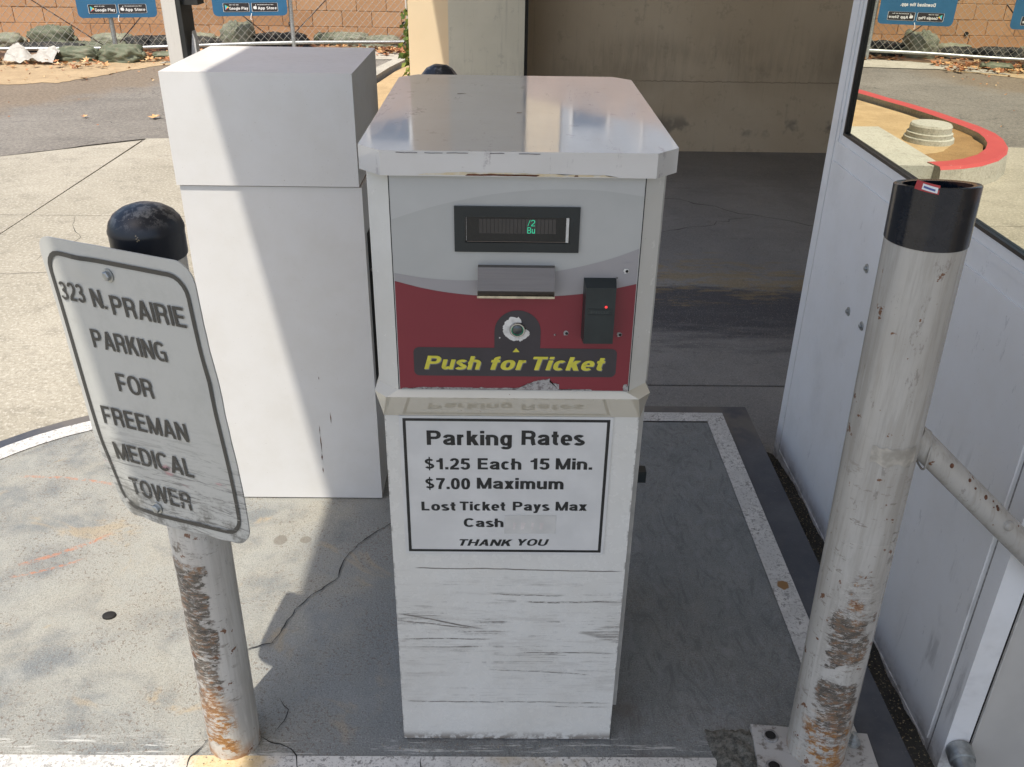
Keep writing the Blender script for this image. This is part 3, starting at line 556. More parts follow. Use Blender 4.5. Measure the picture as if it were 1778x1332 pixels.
# faint control joint and cracks in the lit slab: narrow, dirt-filled
def ribbon(pts, wdt, z, mt, name, parent=None, jit=.0, sub=8):
    P = []
    for i in range(len(pts) - 1):
        a, c = Vector(pts[i]), Vector(pts[i + 1])
        for k in range(sub):
            p = a.lerp(c, k / sub); q = mnoise.noise_vector(Vector((p.x * 11, p.y * 11, 3))) * jit + mnoise.noise_vector(Vector((p.x * 45, p.y * 45, 8))) * jit * .5; P.append(Vector((p.x + q.x, p.y + q.y)))
    P.append(Vector(pts[-1])); bm = bmesh.new(); prev = None
    for i, p in enumerate(P):
        d = (P[min(i + 1, len(P) - 1)] - P[max(i - 1, 0)]).normalized(); nrm = Vector((-d.y, d.x)); ww = wdt * (.35 + .9 * abs(mnoise.noise(Vector((p.x * 20, p.y * 20, 0)))) * 2) * min(1, .15 + min(i, len(P) - 1 - i) / 6)
        cur = (bm.verts.new((p.x + nrm.x * ww, p.y + nrm.y * ww, z)), bm.verts.new((p.x - nrm.x * ww, p.y - nrm.y * ww, z)))
        if prev: bm.faces.new((prev[0], cur[0], cur[1], prev[1]))
        prev = cur
    o = fin(bm, name, mt, parent); return o
def cr(pts, wdt=.002, z=G + .001, jit=.02, par=None):
    o = ribbon(pts, wdt, z, M['crack'], 'crack', par or slabs, jit); return o
cr([(-2.86, 4.3), (-2.3, 4.32), (-1.9, 4.28), (-1.3, 4.3), (-.97, 4.27)], .0022)
cr([(-2.86, 3.6), (-2.4, 3.3), (-2.2, 2.9), (-1.9, 2.7)], .0018, jit=.05)
cr([(-2.6, 5.27), (-2.4, 4.8), (-2.5, 4.4)], .002, jit=.05); cr([(-4.5, 4.9), (-3.6, 4.7), (-2.9, 4.9)], .002, jit=.05)
cr([(.55, 5.9), (1.1, 5.75), (1.7, 5.35), (2.4, 5.0)], .004, jit=.06); cr([(.6, 4.95), (1.2, 5.2), (1.6, 5.45)], .003, jit=.05)

# the raised island: stadium nose at the left
def stad(r, cy=1.945, xr=.85, cx=-1.02, yb=None, yf=None, n=26):
    P = [(xr, cy - r if yf is None else yf), (xr, cy + r if yb is None else yb)]
    for k in range(n + 1):
        t = pi / 2 + pi * k / n; P.append((cx + r * cos(t), cy + r * sin(t)))
    return P
isl = bpy.data.objects.new('traffic_island', None); COL.objects.link(isl); isl['kind'] = 'structure'
bm = bmesh.new(); a, t_ = prism(bm, stad(.80, xr=.856), G - .05, -.0045); fin(bm, 'kerb_body', M['kerb'], isl, bevel=.012, seg=3, smooth=True, auto=40)
sheet('island_surface', stad(.68, xr=.705, yf=1.262, yb=2.628), .0, M['island'], isl)
def ring(name, ro, ri, xo, xi, yfo, yfi, ybo, ybi, z, mt):
    A = stad(ro, xr=xo, yf=yfo, yb=ybo); Bp = stad(ri, xr=xi, yf=yfi, yb=ybi); bm = bmesh.new()
    a = [bm.verts.new((*p, z)) for p in A]; c = [bm.verts.new((*p, z)) for p in Bp]; n = len(A)
    for i in range(n): bm.faces.new((a[i], a[(i + 1) % n], c[(i + 1) % n], c[i]))
    return fin(bm, name, mt, isl)
ring('painted_line', .745, .68, .762, .700, 1.197, 1.266, 2.69, 2.632, .0025, M['line'])
for pts, wd in (([(-.27, 2.09), (-.384, 1.9575), (-.4136, 1.896), (-.4176, 1.826), (-.4877, 1.727), (-.5155, 1.656), (-.54, 1.578), (-.59, 1.555), (-.575, 1.48)], .0016),
                ([(-.503, 1.315), (-.45, 1.285), (-.42, 1.26), (-.395, 1.2)], .0018), ([(-.60, 1.31), (-.63, 1.26), (-.625, 1.2)], .0016), ([(-.47, 1.31), (-.455, 1.38), (-.48, 1.42)], .001), ([(-.16, 1.27), (-.155, 1.23), (-.17, 1.2)], .0014)):
    cr(pts, wd, .0038, .012, isl)
bm = bmesh.new(); lathe(bm, [(.017, 0), (.016, .004), (.011, .006)], 20, Matrix.Translation((-.954, 1.672, 0)) @ Matrix.Scale(.8, 4, (0, 1, 0))); tag(fin(bm, 'rubber_plug', M['darkhole'], None, smooth=True), 'small round black plug lying on the worn island paint', 'plug')
bm = bmesh.new(); random.seed(3)
for _ in range(340):
    k = random.random()
    if k < .45: x, y = random.uniform(-1.5, .6), random.uniform(1.27, 2.55)
    elif k < .75: x, y = .017 + random.uniform(-.26, .26), 1.295 - abs(random.gauss(0, .012))
    else:
        t = random.uniform(0, 6.28); rr = .055 + abs(random.gauss(0, .014)); x, y = -.55 + rr * cos(t), 1.305 + rr * sin(t)
    s_ = random.uniform(.0008, .0024) * (1.3 if k > .45 else 1); vs = [bm.verts.new((x + random.uniform(-1, 1) * s_, y + random.uniform(-1, 1) * s_, .0022 + random.uniform(.0, 1.2) * s_)) for _ in range(4)]
    for f3 in ((0, 1, 2), (0, 1, 3), (1, 2, 3), (0, 2, 3)): bm.faces.new([vs[i] for i in f3])
o = fin(bm, 'loose_grit', m_dirt('grit', (.20, .17, .13), (.35, .31, .25)), None); o['kind'] = 'stuff'; tag(o, 'loose grit scattered on the painted island round the machine and post feet', 'grit')
# broken concrete lump beside the base plate
bm = bmesh.new(); bmesh.ops.create_grid(bm, x_segments=26, y_segments=30, size=.5)
for v in bm.verts:
    x, y = v.co.x, v.co.y; e = max(0, 1 - (max(abs(x), abs(y)) * 2) ** 8)
    v.co = Vector((.505 + x * .13 + .008 * mnoise.noise(Vector((x * 9, y * 9, 2))), 1.245 + y * .19 + .01 * mnoise.noise(Vector((x * 9, y * 9, 5))), .001 + e * (.009 + .007 * mnoise.fractal(Vector((x * 7, y * 7, 0)), 1, 2, 6))))
b = NB('broken_concrete'); g = b.noise(70, 6, .8); rr = b.noise(18, 5, .7)
mt = b.out(b.mix(b.mul(b.sm(rr, .62, .70), .7), b.mix(b.sm(g, .35, .65), (.045, .047, .042), (.20, .195, .17)), (.22, .10, .04)), .9, bump=g, bs=.6, bd=.004)
fin(bm, 'broken_patch', mt, isl, smooth=True)
# filthy filler between island and booth
bm = bmesh.new(); bmesh.ops.create_grid(bm, x_segments=10, y_segments=120, size=.5)
for v in bm.verts:
    x, y = v.co.x, v.co.y; X, Y = .905 + x * .11, 1.85 + y * 1.7
    v.co = Vector((X, Y, G + .045 + .010 * mnoise.fractal(Vector((X * 14, Y * 14, 0)), 1, 2, 4) - max(0, Y - 2.45) * .2))
o = fin(bm, 'gutter_debris', m_dirt('dark_grit', (.03, .03, .028), (.06, .058, .05)), None, smooth=True); o['kind'] = 'stuff'; tag(o, 'dark grit packed between the island kerb and the white booth', 'debris')

# ------------------------------------------------------------------ building, canopy, back wall
bld = empty('parking_garage', (3, 7.3, G), 'tan stucco garage building with shaded back wall and overhanging roof', 'building')
def bpart(name, x0, x1, y0, y1, z0, z1, mt, bevel=.0):
    o = mbox(name, x0, x1, y0, y1, z0, z1, mt, bevel=bevel); o.parent = bld; o.matrix_parent_inverse = Matrix.Translation(-Vector(bld.location)); return o
bpart('back_wall', .14, 9, 7.06, 7.3, G - .1, 1.62, M['back'])
bpart('side_wall', 3.3, 3.5, -1.6, 7.055, G - .1, 3.59, M['back'])  # unseen wall added to cut the light on the machine's right side
bpart('column', -.385, .128, 6.45, 7.05, G - .05, 3.59, M['col'], .02)
bpart('end_pillar', -.80, .13, 7.9, 8.4, G - .05, 3.59, M['pillar'], .02)
o = bpart('dark_reveal', .13, .152, 6.5, 7.055, G - .02, 3.58, plain('dark_trim', (.05, .05, .045), .6))
# canopy with slanted left edge
bm = bmesh.new(); e0 = lambda y: -1.077 + .008 * (y - 2.165)
prism(bm, [(e0(-1.7), -1.7), (7.2, -1.7), (7.2, 8.6), (e0(8.6), 8.6)], 3.6, 3.95); o = fin(bm, 'canopy', M['soffit']); o.parent = bld; o.matrix_parent_inverse = Matrix.Translation(-Vector(bld.location))
# unseen buildings, invented to shape the reflection in the machine cap
nbd = empty('reflection_gable', (2, 15, G), 'made-up pink stucco building beyond the garage, added for the machine cap to mirror', 'building')
bm = bmesh.new(); pr = [(-6, G), (12, G), (12, 5.4), (2.4, 3.97), (.35, 3.55), (-.25, 3.56), (-.9, 3.72), (-2.2, 3.98), (-6, 4.7)]
for y_ in (14, 14.6): pass
A_ = [bm.verts.new((x, 14, z)) for x, z in pr]; B_ = [bm.verts.new((x, 14.6, z)) for x, z in pr]; bm.faces.new(A_); bm.faces.new(B_[::-1])
for i in range(len(pr)): bm.faces.new((A_[i], B_[i], B_[(i + 1) % len(pr)], A_[(i + 1) % len(pr)]))
reparent(fin(bm, 'gable_wall', plain('pink_stucco', (.48, .36, .29), .85, 0, .1, 3)), nbd)
nb2 = empty('reflection_tower', (2, 20, G), 'made-up pale building with white framed windows, added for the machine cap to mirror', 'building')  # second unseen building, added for the pale part of the cap reflection
reparent(mbox('wall', -9, 14, 20, 26, G, 9, plain('pale_facade', (.46, .50, .55), .7, 0, .1, 1)), nb2)
gl_ = plain('office_glass', (.06, .11, .19), .1)
for x0_, x1_, z0_, z1_ in ((1.5, 2.2, 4.75, 5.25), (-5.0, -4.2, 4.75, 5.25), (5.6, 6.4, 4.75, 5.6), (8.6, 9.4, 4.75, 5.6), (-2.9, -2.1, 4.75, 5.6)):
    reparent(mbox('window', x0_, x1_, 19.93, 19.99, z0_, z1_, gl_), nb2)
    for xx in (x0_ - .1, x1_ + .02): reparent(mbox('window_frame', xx, xx + .07, 19.90, 19.995, z0_ - .05, z1_ + .1, M['white']), nb2)
for xx in (2.95, 3.7, 3.95): reparent(mbox('white_bar', xx, xx + .07, 19.85, 19.99, 4.2, 5.7, M['white']), nb2)
reparent(mbox('beige_panel', .42, 1.2, 19.88, 19.99, 3.9, 6.5, M['pillar']), nb2)
# ivy beside the pillar
iv = empty('ivy_plant', (-.88, 8.5, G), 'green ivy climbing the far side of the cream pillar', 'plant')
bm = bmesh.new()
for k in range(420):
    z = random.uniform(-.1, 2.4); p = Vector((-.82 - abs(random.gauss(0, .035)) - .03 * sin(z * 5), 8.35 + random.uniform(-.1, .25), z)); s = random.uniform(.02, .045); a = Vector((random.gauss(0, 1), random.gauss(0, 1), random.gauss(0, .7))).normalized(); c = a.orthogonal().normalized(); d = a.cross(c)
    bm.faces.new([bm.verts.new(p + c * s * u + d * s * v * .8) for u, v in ((-1, 0), (-.2, -.8), (1, 0), (-.2, .8))])
reparent(fin(bm, 'leaves', M['green']), iv).data
bm = bmesh.new(); path_tube(bm, [(-.85 + .02 * sin(k), 8.42, G + k * .22) for k in range(12)], .008, 6); reparent(fin(bm, 'stem', M['wood']), iv)

# ------------------------------------------------------------------ planter island with red kerb (seen in the booth glass)
outer = [(-1.15, 10.9), (-1.36, 9.9), (-1.481, 9.022), (-1.621, 8.55), (-1.74, 8.2), (-1.82, 7.9), (-1.88, 7.6), (-1.925, 7.35), (-1.935, 7.1), (-1.90, 6.9), (-1.83, 6.7), (-1.72, 6.5), (-1.56, 6.30), (-1.37, 6.15), (-1.20, 6.07), (-1.03, 6.03)]
inner = []
for i, p in enumerate(outer):
    a = Vector(outer[max(0, i - 1)]); c = Vector(outer[min(len(outer) - 1, i + 1)]); d = (c - a).normalized(); inner.append((p[0] - d.y * .15, p[1] + d.x * .15))
kb = bpy.data.objects.new('planter_kerb', None); COL.objects.link(kb); kb['kind'] = 'structure'
def kseg(i0, i1, top, side):
    bm = bmesh.new(); O_ = outer[i0:i1 + 1]; I_ = inner[i0:i1 + 1]; n = len(O_); zt = .012
    L = [[bm.verts.new((p[0] + (q[0] - p[0]) * f, p[1] + (q[1] - p[1]) * f, z)) for p, q in zip(O_, I_)] for f, z in ((-.12, G - .02), (0, zt - .02), (.12, zt), (1, zt), (1, G - .02))]
    tf = []
    for k in range(4):
        for i in range(n - 1):
            f = bm.faces.new((L[k][i], L[k][i + 1], L[k + 1][i + 1], L[k + 1][i])); f.material_index = 0 if k in (1, 2) else 1
    for i in (0, n - 1): bm.faces.new([L[k][i] for k in range(5)]).material_index = 1
    o = fin(bm, 'kerb_stone', [top, side], kb)
kseg(0, 2, M['kconc'], M['kconc']); kseg(2, 8, M['red'], M['kconc']); kseg(8, 11, M['red'], M['kconc']); kseg(11, 15, M['red'], M['kconc'])
sheet('planter_soil', [(x + .05, y) for x, y in inner] + [(-.3, 6.2), (-.3, 8.6), (-.4, 11)], -.035, M['sand'])
mbox('footpath_slab', -1.08, .12, 6.1, 7.32, G - .05, .004, M['slab'], kb, bevel=.015)
bm = bmesh.new(); lathe(bm, [(.19, -.05), (.185, .0), (.17, .005), (.17, .035), (.155, .04), (.155, .085), (.145, .1), (.0, .104)], 36, Matrix.Translation((-1.36, 7.02, 0)), cap1=False)
bmesh.ops.remove_doubles(bm, verts=bm.verts, dist=.0005)
ob = empty('concrete_footing', (-1.36, 7.02, -.05), 'round stepped concrete footing in the sandy planter inside the red kerb', 'footing'); reparent(fin(bm, 'footing_body', M['slab'], smooth=True, auto=30), ob)

mul = [(-1.02, 6.23), (-1.25, 6.27), (-1.45, 6.42), (-1.6, 6.62), (-1.74, 6.85), (-1.79, 7.2), (-1.77, 7.6), (-1.66, 7.7), (-1.62, 7.3), (-1.50, 6.9), (-1.30, 6.62), (-1.05, 6.5)]
sheet('dry_mulch', mul, -.031, m_dirt('dry_mulch', (.26, .15, .06), (.36, .22, .09)), rag=.05)
# ------------------------------------------------------------------ far verge, wall, fence
sheet('dirt_verge', [(-14, 8.5), (-7, 9.2), (-5.1, 9.45), (-4.6, 9.7), (-4.3, 10.3), (-3.9, 10.9), (-3.4, 11.15), (-3.0, 11.9), (-14, 11.9)], G + .000, M['dirt'], rag=.12)
sheet('gutter_strip', [(-4.0, 10.95), (-3.3, 11.28), (.1, 11.6), (.1, 12.1), (-2.9, 12.05), (-4.0, 11.3)], G + .004, M['kconc'], rag=.03)
sheet('leafy_verge', [(-14, 10.9), (-6, 11.0), (-4.4, 11.45), (-3.6, 11.75), (-2.3, 12.1), (.1, 12.5), (.1, 13.5), (-14, 13.5)], G + .008, M['duff'], rag=.06)
wallo = empty('block_wall', (-5, 13.2, G), 'tan concrete block wall behind the chain link fence', 'wall')
o = mbox('mortar_core', -13.2, .6, 13.03, 13.2, G - .3, 1.85, M['mortar']); reparent(o, wallo)
bmk = bmesh.new(); box(bmk, -.1972, .1972, -.012, .06, -.0970, .0970); bmesh.ops.bevel(bmk, geom=list(bmk.edges), offset=.004, segments=1, affect='EDGES'); bmesh.ops.recalc_face_normals(bmk, faces=bmk.faces)
bme = bpy.data.meshes.new('block'); bmk.to_mesh(bme); bmk.free(); bme.materials.append(M['brick'])
nb = 0
for r in range(10):
    for k in range(30):
        x = -11.6 + k * .4 + (.2 if r % 2 else 0)
        if nb >= 299: break
        o = bpy.data.objects.new('block', bme); COL.objects.link(o); o.parent = wallo
        o.location = Vector((x, 13.0 + random.uniform(-.004, .004), -.262 + r * .199 + .0)) - Vector(wallo.location); nb += 1
for (x, z) in ((-1.37, .0), (-2.9, -.02), (-4.35, -.03), (-.9, .02)):
    bm = bmesh.new(); tube(bm, (x, 12.974, z + .09), (x, 12.99, z + .09), .028, 14); reparent(fin(bm, 'weep_hole', M['darkhole']), wallo)

FA, FB = Vector((-12., 9.62, 0)), Vector((1.0, 12.92, 0)); FD = (FB - FA).normalized(); FL = (FB - FA).length
fpt = lambda x, z, off=0: Vector((x, FA.y + (x - FA.x) * FD.y / FD.x, z)) + Vector((-FD.y, FD.x, 0)) * -off
fence = empty('chain_link_fence', (-5, fpt(-5, 0).y, G), 'grey chain link fence in front of the block wall', 'fence')
bm = bmesh.new()
xs = [-12 + .5 * i for i in range(27)]; path_tube(bm, [fpt(x, -.05 + .012 * sin(x * 1.7)) for x in xs], .021, 12); reparent(fin(bm, 'bottom_rail', M['galv'], smooth=True), fence)
bm = bmesh.new(); tube(bm, fpt(-12, 1.75), fpt(1, 1.75), .02, 10); reparent(fin(bm, 'top_rail', M['galv'], smooth=True), fence)
for x in (-10.75, -8.72, -6.7, -4.69, -2.66, -.62):
    bm = bmesh.new(); tube(bm, fpt(x, G - .1), fpt(x, 1.8), .027, 14); lathe(bm, [(.03, 0), (.022, .03), (.0, .04)], 12, Matrix.Translation(fpt(x, 1.8)), cap1=False); reparent(fin(bm, 'post', M['galv'], smooth=True, auto=50), fence)
for p, q in (((-5.62, .58), (-4.80, -.05)), ((-4.1, .55), (-4.68, -.04)), ((-2.05, .62), (-2.66, .05)), ((-3.6, .6), (-2.9, .0))):
    bm = bmesh.new(); tube(bm, fpt(p[0], p[1], -.03), fpt(q[0], q[1], -.03), .0065, 8); reparent(fin(bm, 'brace_wire', M['rod']), fence)
bm = bmesh.new(); z0, z1, pitch = -.055, 1.74, .088
x = -9.6
while x < -.3:
    for sgn in (1, -1):
        n = 14
        pts = []
        for i in range(n + 1):
            z = z0 + (z1 - z0) * i / n; xx = x + sgn * (z - z0) * .93
            if -12 < xx < .8: pts.append(fpt(xx, z, .004 * sgn + .003 * sin(i * 3.1)))
        if len(pts) > 2: path_tube(bm, pts, .0025, 3)
    x += pitch * 1.0
o = reparent(fin(bm, 'wire_mesh', M['wire']), fence); o['kind'] = 'stuff'

# banners on the fence
def banner(x0, x1, zb, label):
    c = fpt((x0 + x1) / 2, zb, .05); ro = empty('fence_sign', c, label, 'sign', 'blue signs tied to the chain link fence'); Rv = FD; Uv = Vector((0, 0, 1)); W = (x1 - x0) / FD.x; O = Vector((0, 0, 0)); h = .92
    bm = bmesh.new(); P = rrect(-W / 2, W / 2, 0, h, .055); N = Rv.cross(Uv)
    a = [bm.verts.new(Rv * u + Uv * v) for u, v in P]; c2 = [bm.verts.new(Rv * u + Uv * v + N * .006) for u, v in P]; n = len(P)
    bm.faces.new(a[::-1]); bm.faces.new(c2)
    for i in range(n): bm.faces.new((a[i], a[(i + 1) % n], c2[(i + 1) % n], c2[i]))
    fin(bm, 'sign_panel', M['blue'], ro)
    L = .008; k = W / .84
    for (u0, u1, big, small, goo) in ((-.30 * k, .0 * k - .012, 'Google Play', 'GET IT ON', True), (.02 * k, .31 * k, 'App Store', 'Download on the', False)):
        o = plate(rrect(u0 - .004, u1 + .004, .040 + .007, .155 - .007, .012), O, Rv, Uv, L, M['white'], ro, 'badge_border')
        plate(rrect(u0, u1, .051, .151 - .004, .010), O, Rv, Uv, L + .0015, M['badge'], ro, 'badge')
        w = u1 - u0
        if goo:
            T = lambda pts, col: plate([(u0 + .02 + p * .045, .070 + q * .06) for p, q in pts], O, Rv, Uv, L + .003, col, ro, 'play_triangle')
            T([(0, 0), (.5, .5), (0, 1)], BC['cyan']); T([(0, 0), (.75, .32), (.5, .5)], BC['redp']); T([(0, 1), (.5, .5), (.75, .68)], BC['greenp']); T([(.5, .5), (.75, .32), (1, .5), (.75, .68)], BC['yel'])
        else:
            cx, cz = u0 + .038, .094
            P = []
            for q in range(28):
                t = 2 * pi * q / 28; r = .021 * (1 + .08 * cos(2 * t)) * (1 - .22 * max(0, sin(t)) ** 14 - .10 * max(0, -sin(t)) ** 14); r *= 1 - .35 * max(0, cos(t - .15)) ** 12; P.append((cx + r * cos(t), cz + r * sin(t)))
            plate(P, O, Rv, Uv, L + .003, M['white'], ro, 'apple_logo'); plate([(cx + .002, cz + .022), (cx + .012, cz + .026), (cx + .014, cz + .037), (cx + .004, cz + .033)], O, Rv, Uv, L + .003, M['white'], ro, 'apple_leaf')
        lettering(big, O, Rv, Uv, u0 + .068, u1 - .012, .072, .032, M['white'], ro, off=.01, lift=L + .003)
        lettering(small, O, Rv, Uv, u0 + .068, u0 + .068 + (w - .08) * (.5 if goo else .85), .122, .010, M['white'], ro, lift=L + .003)
    lettering('Download the app.', O, Rv, Uv, -.19, .20, .215, .040, M['white'], ro, off=.01, lift=L)
    for u in (-.0,):
        bm = bmesh.new(); path_tube(bm, [Rv * .01 + Uv * (.03) + N * .01, Rv * .0 + Uv * .0 + N * .015, Rv * -.008 + Uv * -.035 + N * .012, Rv * .006 + Uv * -.045 + N * .01], .005, 6); fin(bm, 'cable_tie', M['white'], ro)
BC = dict(cyan=plain('cyan_print', (.1, .55, .75), .5), redp=plain('red_print', (.75, .12, .1), .5), greenp=plain('green_print', (.1, .5, .25), .5), yel=plain('amber_print', (.8, .6, .1), .5))
banner(-3.55, -2.70, .285, 'blue sign on the fence nearest the cream pillar')
banner(-5.02, -4.17, .285, 'blue sign on the fence left of the white gate arm')
banner(-6.76, -5.92, .26, 'blue sign on the fence cut by the left edge of the view')

# sandbags and black socks
def bag(x, y, sx, sy, sz, rot, mt, label, tie=True, name='sandbag', cat='sandbag', z=None, mesh_knots=False):
    ro = empty(name, (x, y, G if z is None else z), label, cat, 'green sandbags along the fence' if name == 'sandbag' else ('black sock rolls along the fence' if name == 'filter_sock' else None)); ro.rotation_euler[2] = rot
    bm = bmesh.new(); bmesh.ops.create_uvsphere(bm, u_segments=44, v_segments=26, radius=1)
    for v in bm.verts:
        d = v.co.normalized(); p = 3.6; k = (abs(d.x) ** p + abs(d.y) ** p + abs(d.z) ** p) ** (-1 / p); q = d * k
        nn = mnoise.fractal(Vector((q.x * 2 + x * 7, q.y * 2 + y * 5, q.z * 2)), 1, 2, 4)
        crease = .10 * abs(mnoise.noise(Vector((q.x * 5 + x * 3, q.y * 2, q.z * 3 + y))))
        if mesh_knots: crease = .10 * abs(sin(q.x * 9 + q.z * 7)) * abs(sin(q.x * 9 - q.z * 7 + q.y * 5))
        fold = 1 - abs(mnoise.noise(Vector((q.x * 2.2 + x * 3, q.y * 5 + q.z * 4, y * 3)))) * 2.4; f2 = 1 - abs(mnoise.noise(Vector((q.x * 6 + q.z * 3 + x, q.y * 3, y * 5 + q.z * 5)))) * 2; q = q * (1 + .18 * nn - crease + .10 * fold + .05 * f2); endt = 1 - .62 * max(0, abs(d.x) - .62) / .38
        v.co = Vector((q.x * sx, q.y * sy * endt, (max(q.z * endt, -.55) + .5) * sz / 1.5 * 1.0))
    fin(bm, 'bag_body', mt, ro, smooth=True)
    if tie:
        bm = bmesh.new(); ez = sz * .32
        lathe(bm, [(.012, 0), (.010, .02), (.028, .05), (.034, .075), (.0, .07)], 10, Matrix.Translation((sx * .93, 0, ez)) @ Matrix.Rotation(radians(70), 4, 'Y'), cap1=False)
        for v in bm.verts: v.co += Vector((0, mnoise.noise(v.co * 60) * .01, mnoise.noise(v.co * 50) * .008))
        fin(bm, 'tied_neck', mt, ro, smooth=True)
    return ro
g1, g2, kx = M['bag'], M['bag2'], M['black_bag']
for a in ((-6.0, 10.72, .22, .16, .13, .1, g1, 'green sandbag in front of the fence at the left picture edge'),
          (-5.02, 11.12, .24, .13, .14, .05, g1, 'green sandbag beside the crumpled white plastic, in front of the fence rail'),
          (-4.50, 11.12, .24, .15, .17, -.1, g1, 'plump green sandbag below the fence post in front of the rail'),
          (-4.05, 11.36, .16, .10, .07, .1, g1, 'flat green sandbag just left of the gate arm foot'),
          (-6.35, 12.1, .22, .17, .15, .2, g2, 'pale sandbag behind the fence at the left picture edge'),
          (-5.75, 12.15, .25, .17, .24, .1, g1, 'large green sandbag heaped behind the fence above the white plastic'),
          (-5.1, 12.4, .24, .15, .13, -.1, g2, 'pale flattened sandbag behind the fence under the block wall'),
          (-5.25, 11.95, .30, .12, .09, .0, g1, 'low dark green sandbag behind the fence rail'),
          (-4.85, 12.1, .17, .12, .09, .4, g1, 'small green sandbag slumped behind the fence post'),
          (-4.05, 12.6, .22, .14, .12, .1, g2, 'pale sandbag behind the gate arm at the wall foot'),
          (-2.35, 12.68, .17, .12, .14, .2, g1, 'small green sandbag leaning on the wall right of the second sign'),
          (-2.05, 12.62, .24, .13, .15, -.05, g2, 'long pale sandbag on the wall foot right of the second sign'),
          (-1.62, 12.55, .23, .14, .13, .1, g2, 'mottled sandbag second from the cream pillar'),
          (-1.10, 12.6, .24, .14, .14, 0, g2, 'pale sandbag nearest the cream pillar'),
          (-2.0, 12.02, .22, .10, .05, .25, g2, 'flat pale sandbag half buried in leaves below the fence rail')): bag(*a)
bag(-3.42, 12.25, .20, .17, .30, .2, g2, 'bulging knotted mesh bag of stones behind the fence under the second sign', mesh_knots=True)
for a in ((-4.45, 12.1, .36, .12, .15, .05, kx, 'black sock roll behind the fence left of the gate arm'), (-3.95, 12.2, .26, .12, .13, -.05, kx, 'black sock roll behind the gate arm'),
          (-2.92, 12.36, .34, .13, .17, .1, kx, 'thick black sock roll under the second sign'), (-5.65, 11.75, .42, .10, .10, .2, kx, 'black sock roll lying behind the rail at left'), (-3.75, 12.55, .22, .08, .07, .2, kx, 'thin black sock roll left of the mesh bag of stones')):
    bag(*a, tie=False, name='filter_sock', cat='sock roll')
# crumpled plastic sheet
bm = bmesh.new(); bmesh.ops.create_grid(bm, x_segments=40, y_segments=16, size=.5)
for v in bm.verts:
    x, y = v.co.x, v.co.y; f = mnoise.fractal(Vector((x * 4, y * 4, 7)), 1, 2, 5)
    v.co = Vector((-5.42 + x * .56, 10.86 + y * .24 + .04 * f, G + .02 + max(0, .5 + y) * .13 * (1 - .75 * math.exp(-((x + .02) / .10) ** 2)) * (1 - .5 * max(0, x)) + .045 * f + .03 * abs(sin(x * 9 + y * 3))))
pf = tag(fin(bm, 'plastic_sheet', M['film'], smooth=True), 'crumpled white plastic sheet lying in front of the fence at left', 'plastic sheet')
def leafgeo(bm, p, s, yaw, tilt):
    Mx = Matrix.Translation(p) @ Matrix.Rotation(yaw, 4, 'Z') @ Matrix.Rotation(tilt, 4, 'X')
    pr = [(0, 1, 0), (-.25, .45, .12), (-.9, .5, .2), (-.45, .05, .1), (-.8, -.5, .25), (0, -.35, 0), (.8, -.5, .25), (.45, .05, .1), (.9, .5, .2), (.25, .45, .12)]
    vs = [bm.verts.new(Mx @ Vector((a * s, c * s, d * s))) for a, c, d in pr]; ce = bm.verts.new(Mx @ Vector((0, .1 * s, -.05 * s)))
    for i in range(10): bm.faces.new((ce, vs[i], vs[(i + 1) % 10]))
bm = bmesh.new()
def clump(n, x0, x1, y0, y1, s=(.025, .06), zz=.03):
    for _ in range(n):
        x, y = random.uniform(x0, x1), random.uniform(y0, y1); leafgeo(bm, Vector((x, y, G + .015 + random.random() ** 2 * zz)), random.uniform(*s), random.uniform(0, 6.3), random.gauss(0, .5))
clump(420, -3.9, .0, 11.9, 12.9); clump(160, -6.5, -3.9, 11.4, 12.8); clump(110, -4.3, -3.3, 11.0, 11.7); clump(60, -6, -4.5, 10.5, 11.0); clump(60, -5, -4.3, 11.1, 11.4, zz=.12); clump(180, -1.6, -.6, 11.7, 12.3)
clump(70, -6, -3.2, 9.6, 11, (.01, .025), .005); clump(25, -5, -2, 6, 9.5, (.006, .015), .003)
o = fin(bm, 'fallen_leaves', M['leaf']); o['kind'] = 'stuff'; tag(o, 'brown dry leaves littering the ground under the fence', 'leaves')
for (x, y, s, lb) in ((-4.42, 9.85, .06, 'single dry leaf on the dirt edge of the road'), (-3.05, 8.0, .06, 'single orange leaf beside the white cabinet on the asphalt'), (-4.5, 10.55, .05, 'single brown leaf on the dirt below the gate post'), (-2.45, 7.15, .05, 'dry leaf on the concrete seen in the booth glass'), (-3.65, 8.0, .035, 'small pale leaf scrap on the grey asphalt')):
    bm = bmesh.new(); leafgeo(bm, Vector((x, y, G + .012)), s, random.uniform(0, 6), .2); tag(fin(bm, 'dry_leaf', M['leaf']), lb, 'leaf')

# ------------------------------------------------------------------ barrier gate cabinet with raised arm
cab = empty('barrier_gate', (-.57, 2.37, 0), 'tall white steel gate cabinet with its wooden arm raised', 'barrier gate')
reparent(mbox('lower_housing', -.793, -.349, 2.169, 2.576, .004, .929, M['cab'], bevel=.004), cab)
reparent(mbox('upper_housing', -.798, -.358 + .004, 2.163, 2.582, .932, 1.197, M['cab'], bevel=.005), cab)
reparent(mbox('base_gap', -.788, -.354, 2.172, 2.57, .929, .932, M['rust']), cab)
